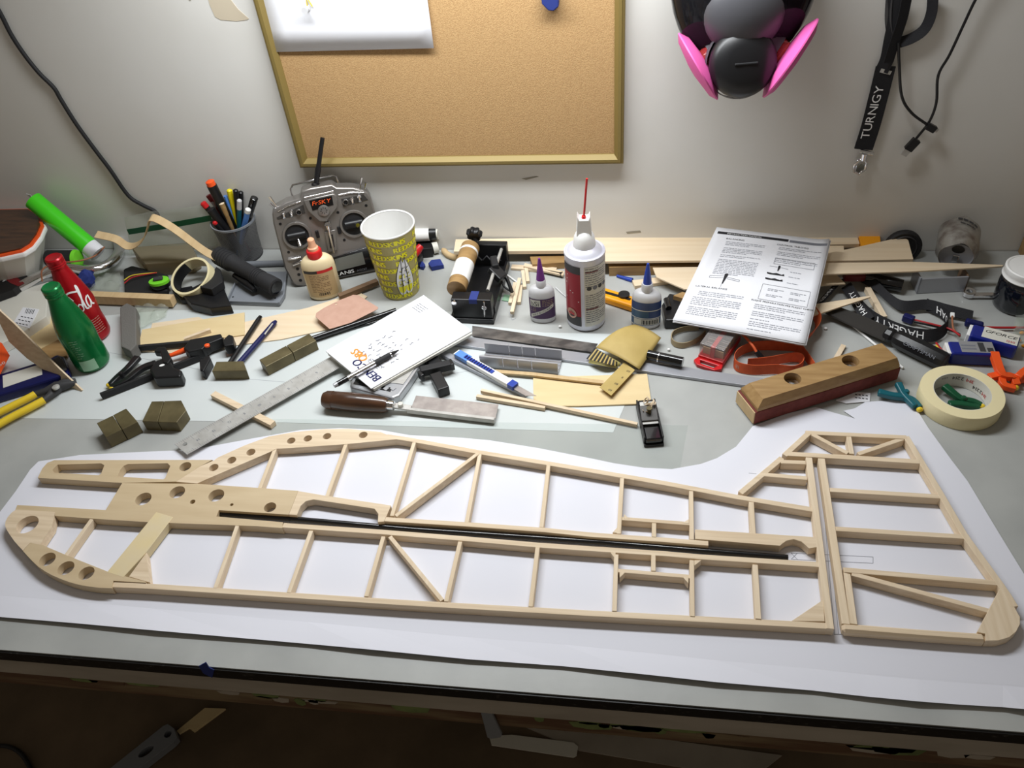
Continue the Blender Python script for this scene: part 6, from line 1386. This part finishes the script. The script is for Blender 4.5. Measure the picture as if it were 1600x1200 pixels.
mb = MB(); mb.beam(P(1318,432,0.016), P(1352,432,0.016), 0.016, 0.012); build(mb, 'shank', 'dark_red', bd, bevel=0.002)
# aluminium bracket, soda can, speaker disc, jar
br = thing('aluminium_bracket', 'bent aluminium bracket standing in front of the soda can', 'bracket', P(1470, 458, 0))
ba, bb_ = P(1432, 459, B), P(1508, 455, B); Mbk = M3(ba, bb_); BLn = (bb_ - ba).length
build(MB(Mbk).box(0, BLn, 0, 0.003, 0, 0.030), 'front_plate', 'alu', br, bevel=0.0005)
build(MB(Mbk).box(0, 0.003, 0, 0.034, 0, 0.030), 'side_plate', 'alu', br, bevel=0.0005)
build(MB(Mbk).box(BLn - 0.003, BLn, 0, 0.034, 0, 0.030), 'side_plate', 'brown_stick', br, bevel=0.0005)
n0 = P(1494, 401, 0.046); ax_ = V((0.30, 1.0, 0.10)).normalized(); LN = min(0.112, (YW - 0.012 - n0.y) / ax_.y * 0.98)
so_ = thing('soda_can', 'crumpled silver soda can lying with its opened top facing out', 'can', V((n0.x, n0.y + 0.04, T)))
Ma = ax_.to_track_quat('Z', 'Y').to_matrix().to_4x4(); Ma.translation = n0
mb = MB(Ma); mb.lathe([(0.0262, 0.0), (0.0275, -0.001), (0.0280, 0.001), (0.0275, 0.003), (0.0330, 0.014), (0.0330, LN - 0.012), (0.0270, LN - 0.001), (0.022, LN)], 40, capb=False)
mb.v = [v + V((0, 0, 0.0025 * math.sin(v.x * 160) * math.sin(v.y * 140))) for v in mb.v]
build(mb, 'can_body', 'can_silver', so_, smooth=45)
mb = MB(Ma); mb.lathe([(0.0262, 0.0005), (0.0258, 0.004), (0.0240, 0.005), (0.0004, 0.0045)], 32, capb=False, capt=False); build(mb, 'can_top', 'alu', so_, smooth=40)
mb = MB(Ma); mb.add([(0.010 * math.cos(a) , 0.012 + 0.008 * math.sin(a), 0.0040) for a in [i * PI / 9 for i in range(18)]], [tuple(range(18))]); build(mb, 'opening', 'black', so_)
mb = MB(Ma); mb.box(-0.005, 0.005, -0.012, 0.002, 0.000, 0.0025); build(mb, 'pull_tab', 'chrome', so_, bevel=0.001)
cn = (CAM - n0).normalized(); cn = (cn - ax_ * cn.dot(ax_)).normalized(); cs = ax_.cross(cn)
def cansf(x, y): a = y / 0.033; return n0 + ax_ * (0.045 + x) + (cn * math.cos(a) + cs * math.sin(a)) * 0.0352
side = 1 if (cs.x > 0) else -1
mb = MB(); rn8 = random.Random(5)
for k, (x0, x1) in enumerate(((-0.004, 0.028), (0.0, 0.024))): words(mb, lambda x, y: cansf(y - 0.3 * x, side * x), x0, x1, 0.012 - k * 0.009, 0.005 - k * 0.002, rn8)
build(mb, 'can_print', 'charcoal', so_, kind='stuff')
dc = thing('speaker_disc', 'round black disc standing against the wall behind the balsa wedge', 'disc', V((P(1412, 392).x, 1.31, T)))
yd = Plane((0, 1.312, 0), (0, -1, 0)); Mdd = Tm(*yd.at(1410, 386)) @ Rx(PI / 2 - 0.12)
mb = MB(Mdd); mb.lathe([(0.030, -0.006), (0.032, -0.004), (0.032, 0.004), (0.029, 0.007), (0.024, 0.005), (0.006, 0.003)], 40); build(mb, 'disc_body', 'black_matte', dc, smooth=35)
mb = MB(Mdd); mb.lathe([(0.024, 0.0052), (0.0225, 0.0068), (0.021, 0.0052)], 36, capb=False, capt=False); build(mb, 'disc_ring', 'charcoal', dc, smooth=35)
jb = P(1584, 476, B)
jr = thing('dark_jar', 'glass jar of dark liquid with a white screw lid', 'jar', jb)
mb = MB(Tm(*jb)); mb.lathe([(0.030, 0), (0.0335, 0.003), (0.0345, 0.010), (0.0345, 0.046), (0.031, 0.056), (0.029, 0.060)], 44); build(mb, 'glass', 'jar_dark', jr, smooth=45)
mb = MB(Tm(*jb)); mb.lathe([(0.0345, 0.0585), (0.0352, 0.060), (0.0335, 0.0625), (0.0335, 0.066), (0.0340, 0.067), (0.0340, 0.075), (0.0320, 0.0765), (0.030, 0.0762), (0.0295, 0.0755)], 44); build(mb, 'screw_lid', 'white_plastic', jr, smooth=35)
wr = thing('wrench', 'chrome wrench end lying between the bracket and the jar', 'wrench', P(1520, 461, 0))
mb = MB(Tm(*P(1513, 460, 0.004))); mb.lathe([(0.005, 0), (0.0105, 0), (0.0105, 0.007), (0.005, 0.007), (0.005, 0)], 18, capb=False, capt=False); build(mb, 'ring_end', 'chrome', wr, smooth=35)
mb = MB(); mb.beam(P(1520,461,0.0065), P(1556,461,0.0065), 0.010, 0.005); build(mb, 'shank', 'chrome', wr, bevel=0.001)
# batteries
def lipo(label, a, b, dep, hgt_, z0, txt, cat='battery'):
    o0, x0 = P(a[0], a[1], z0), P(b[0], b[1], z0); M = M3(o0, x0); L = (x0 - o0).length
    o = thing('battery_pack', label, cat, o0, 'blue battery packs')
    build(MB(M).box(0.004, L, 0, dep, 0, hgt_), 'wrap', 'lipo_blue', o, bevel=0.004, seg=3)
    build(MB(M).box(0.0, 0.006, 0.002, dep - 0.002, 0.002, hgt_ - 0.002), 'end_seal', 'white_plastic', o, bevel=0.001)
    build(MB(M).box(L * 0.28, L * 0.97, dep * 0.12, dep * 0.98, hgt_, hgt_ + 0.0003), 'label', 'silver_plastic' if txt == '' else 'off_white', o)
    if txt:
        mb = MB(); mb.text(txt, 0.0095, None, fn=lambda x, y: M @ V((L * 0.62 + x + y * 0.3, dep * 0.55 + y, hgt_ + 0.0006)), squeeze=1.25); build(mb, 'label_lettering', 'print_black', o)
        mb = MB(); mb.text('1250', 0.007, None, fn=lambda x, y: M @ V((L * 0.84 + x, dep * 0.22 + y, hgt_ + 0.0006))); build(mb, 'label_number', 'red', o)
    else:
        build(MB(M).box(L * 0.66, L * 0.78, dep * 0.2, dep * 0.9, hgt_ + 0.0003, hgt_ + 0.0006), 'label_mark', 'charcoal', o); build(MB(M).box(L * 0.82, L * 0.94, dep * 0.2, dep * 0.5, hgt_ + 0.0003, hgt_ + 0.0006), 'label_mark', 'charcoal', o)
        for k in range(2): build(MB(M).box(L * 0.3, L * 0.6, dep * (0.35 + 0.25 * k), dep * (0.45 + 0.25 * k), hgt_ + 0.0003, hgt_ + 0.0006), 'label_line', 'print_grey', o)
    return o, M, L
o, M1_, L1_ = lipo('blue battery pack with a white lettered label nearest the jar', (1503,541), (1582,563), 0.032, 0.025, B, 'GFORCE')
for m, pts in (('wire_red', [(1500,524,0.016),(1484,514,0.012),(1455,506,0.012),(1426,499,0.010)]), ('wire_brown', [(1500,526,0.012),(1490,514,0.014),(1488,500,0.018),(1488,494,0.020)]), ('black', [(1500,522,0.012),(1484,516,0.009),(1455,509,0.008),(1428,503,0.008)])):
    mb = MB(); mb.tube(spline([P(*p) for p in pts], 5), 0.0016, 8); build(mb, 'lead', m, o, smooth=60)
mb = MB(); mb.beam(P(1428,501,0.009), P(1411,495,0.009), 0.012, 0.012); build(mb, 'blue_plug', 'navy', o, bevel=0.002)
mb = MB(); mb.beam(P(1488,496,0.018), P(1488,489,0.021), 0.006, 0.004); build(mb, 'balance_plug', 'white_plastic', o, bevel=0.0005)
o, M2_, L2_ = lipo('blue battery pack with a silver label just behind the masking tape', (1476,570), (1552,573), 0.030, 0.024, B, '')
for m, dy in (('wire_red', 0), ('wire_yellow', 4)):
    mb = MB(); mb.tube(spline([P(1477, 553 + dy, 0.012), P(1468, 543 + dy, 0.010), P(1463, 536 + dy, 0.008)], 5), 0.0018, 8); build(mb, 'lead', m, o, smooth=60)
mb = MB(); mb.tube(spline([P(1535,511,0.006), P(1560,512,0.006), P(1600,512,0.006)], 4), 0.002, 8); 
rw = thing('red_wire', 'red wire with a blue plug lying in front of the jar', 'wire', P(1550, 510, 0)); build(mb, 'lead', 'wire_red', rw, smooth=60)
mb = MB(); mb.beam(P(1536,510,0.008), P(1508,503,0.010), 0.012, 0.012); build(mb, 'blue_plug', 'navy', rw, bevel=0.003)
single(MB().grid(bagfn([(1578,540),(1586,492),(1625,488),(1625,548)]), 10, 8), 'hardware_bag', 'bag_film', 'clear bag of yellow fittings at the end of the bench', 'bag', smooth=80, thick=0.0004)
for k, (x, y) in enumerate(((1588,512),(1592,532),(1597,520),(1600,540))):
    mb = MB(); mb.ball(P(x, y, 0.003), 0.0032, 1.3, 1, 0.8, 8, 6); single(mb, 'yellow_fitting', 'amber', 'little yellow fitting inside the clear bag', 'fitting', 'yellow fittings in the clear bag', smooth=60)
mb = MB(); mb.box(P(1590,392).x, P(1590,392).x + 0.05, YW - 0.040, YW - 0.003, T, T + 0.30); single(mb, 'wood_post', 'oak', 'upright brown wood board against the wall at the end of the bench', 'wood')
# tape on the front edge and things on the floor below
mb = MB(); yfp = Plane((0, YF - 0.0046, 0), (0, -1, 0)); mb.prism([yfp.at(*p) for p in [(311,1040),(322,1034),(327,1042),(335,1046),(332,1058),(318,1051)]], (0, -0.001, 0)); single(mb, 'tape_scrap', 'tape_blue', 'scrap of blue tape stuck on the black bench edge', 'tape')
FZ = -T
ht = thing('grey_tool_handle', 'grey plastic tool handle with an oval hole lying under the bench', 'tool', P(230, 1170, FZ))
h1 = FZ + 0.022
mb = MB(); hol = circ(P(262, 1147, h1) - V((0, 0, 0.02)), 0.0075, 18); hol2 = [P(228 + 12 * math.cos(a * PI / 9) - 2 * math.sin(a * PI / 9), 1174 - 8 * math.cos(a * PI / 9) - 5 * math.sin(a * PI / 9), h1) - V((0, 0, 0.02)) for a in range(18)]
mb.prism([P(x, y, h1) - V((0, 0, 0.02)) for x, y in [(255,1134),(262,1131),(272,1138),(277,1152),(270,1160),(200,1214),(150,1250),(120,1250),(170,1202)]], (0, 0, 0.02), [hol, hol2]); build(mb, 'handle', 'grey_plastic', ht, bevel=0.003)
sheet('paint_paddle', 'pale wooden paddle lying on the floor under the bench', [(320,1106),(352,1107),(303,1143),(295,1137),(280,1146),(276,1142)], FZ, FZ + 0.006, 'ply_light')
mb = MB(); mb.tube(spline([P(x, y, FZ + 0.006) for x, y in [(-30,1168),(0,1165),(22,1170),(38,1184),(52,1210)]], 5), 0.0045, 8); single(mb, 'floor_cable', 'black_matte', 'black cable lying on the floor under the bench', 'cable', smooth=60)
sheet('floor_sheet', 'large pale board lying on the floor under the bench', [(790,1122),(1222,1180),(1190,1205),(1100,1204),(905,1172)], FZ, FZ + 0.004, 'fascia')
sheet('floor_sheet', 'white plastic strip with a rounded end lying under the bench', [(764,1150),(800,1148),(896,1160),(903,1166),(901,1180),(896,1183),(768,1164)], FZ + 0.0045, FZ + 0.008, 'off_white')
yk = Plane((0, YF + 0.004, 0), (0, -1, 0)); mb = MB(); mb.prism([yk.at(*p) for p in [(751,1106),(768,1107),(785,1144),(783,1148),(768,1150),(762,1148)]], (0, -0.004, 0)); single(mb, 'putty_spatula', 'grey_plastic', 'grey spatula stuck to the bench rail', 'spatula', bevel=0.001)
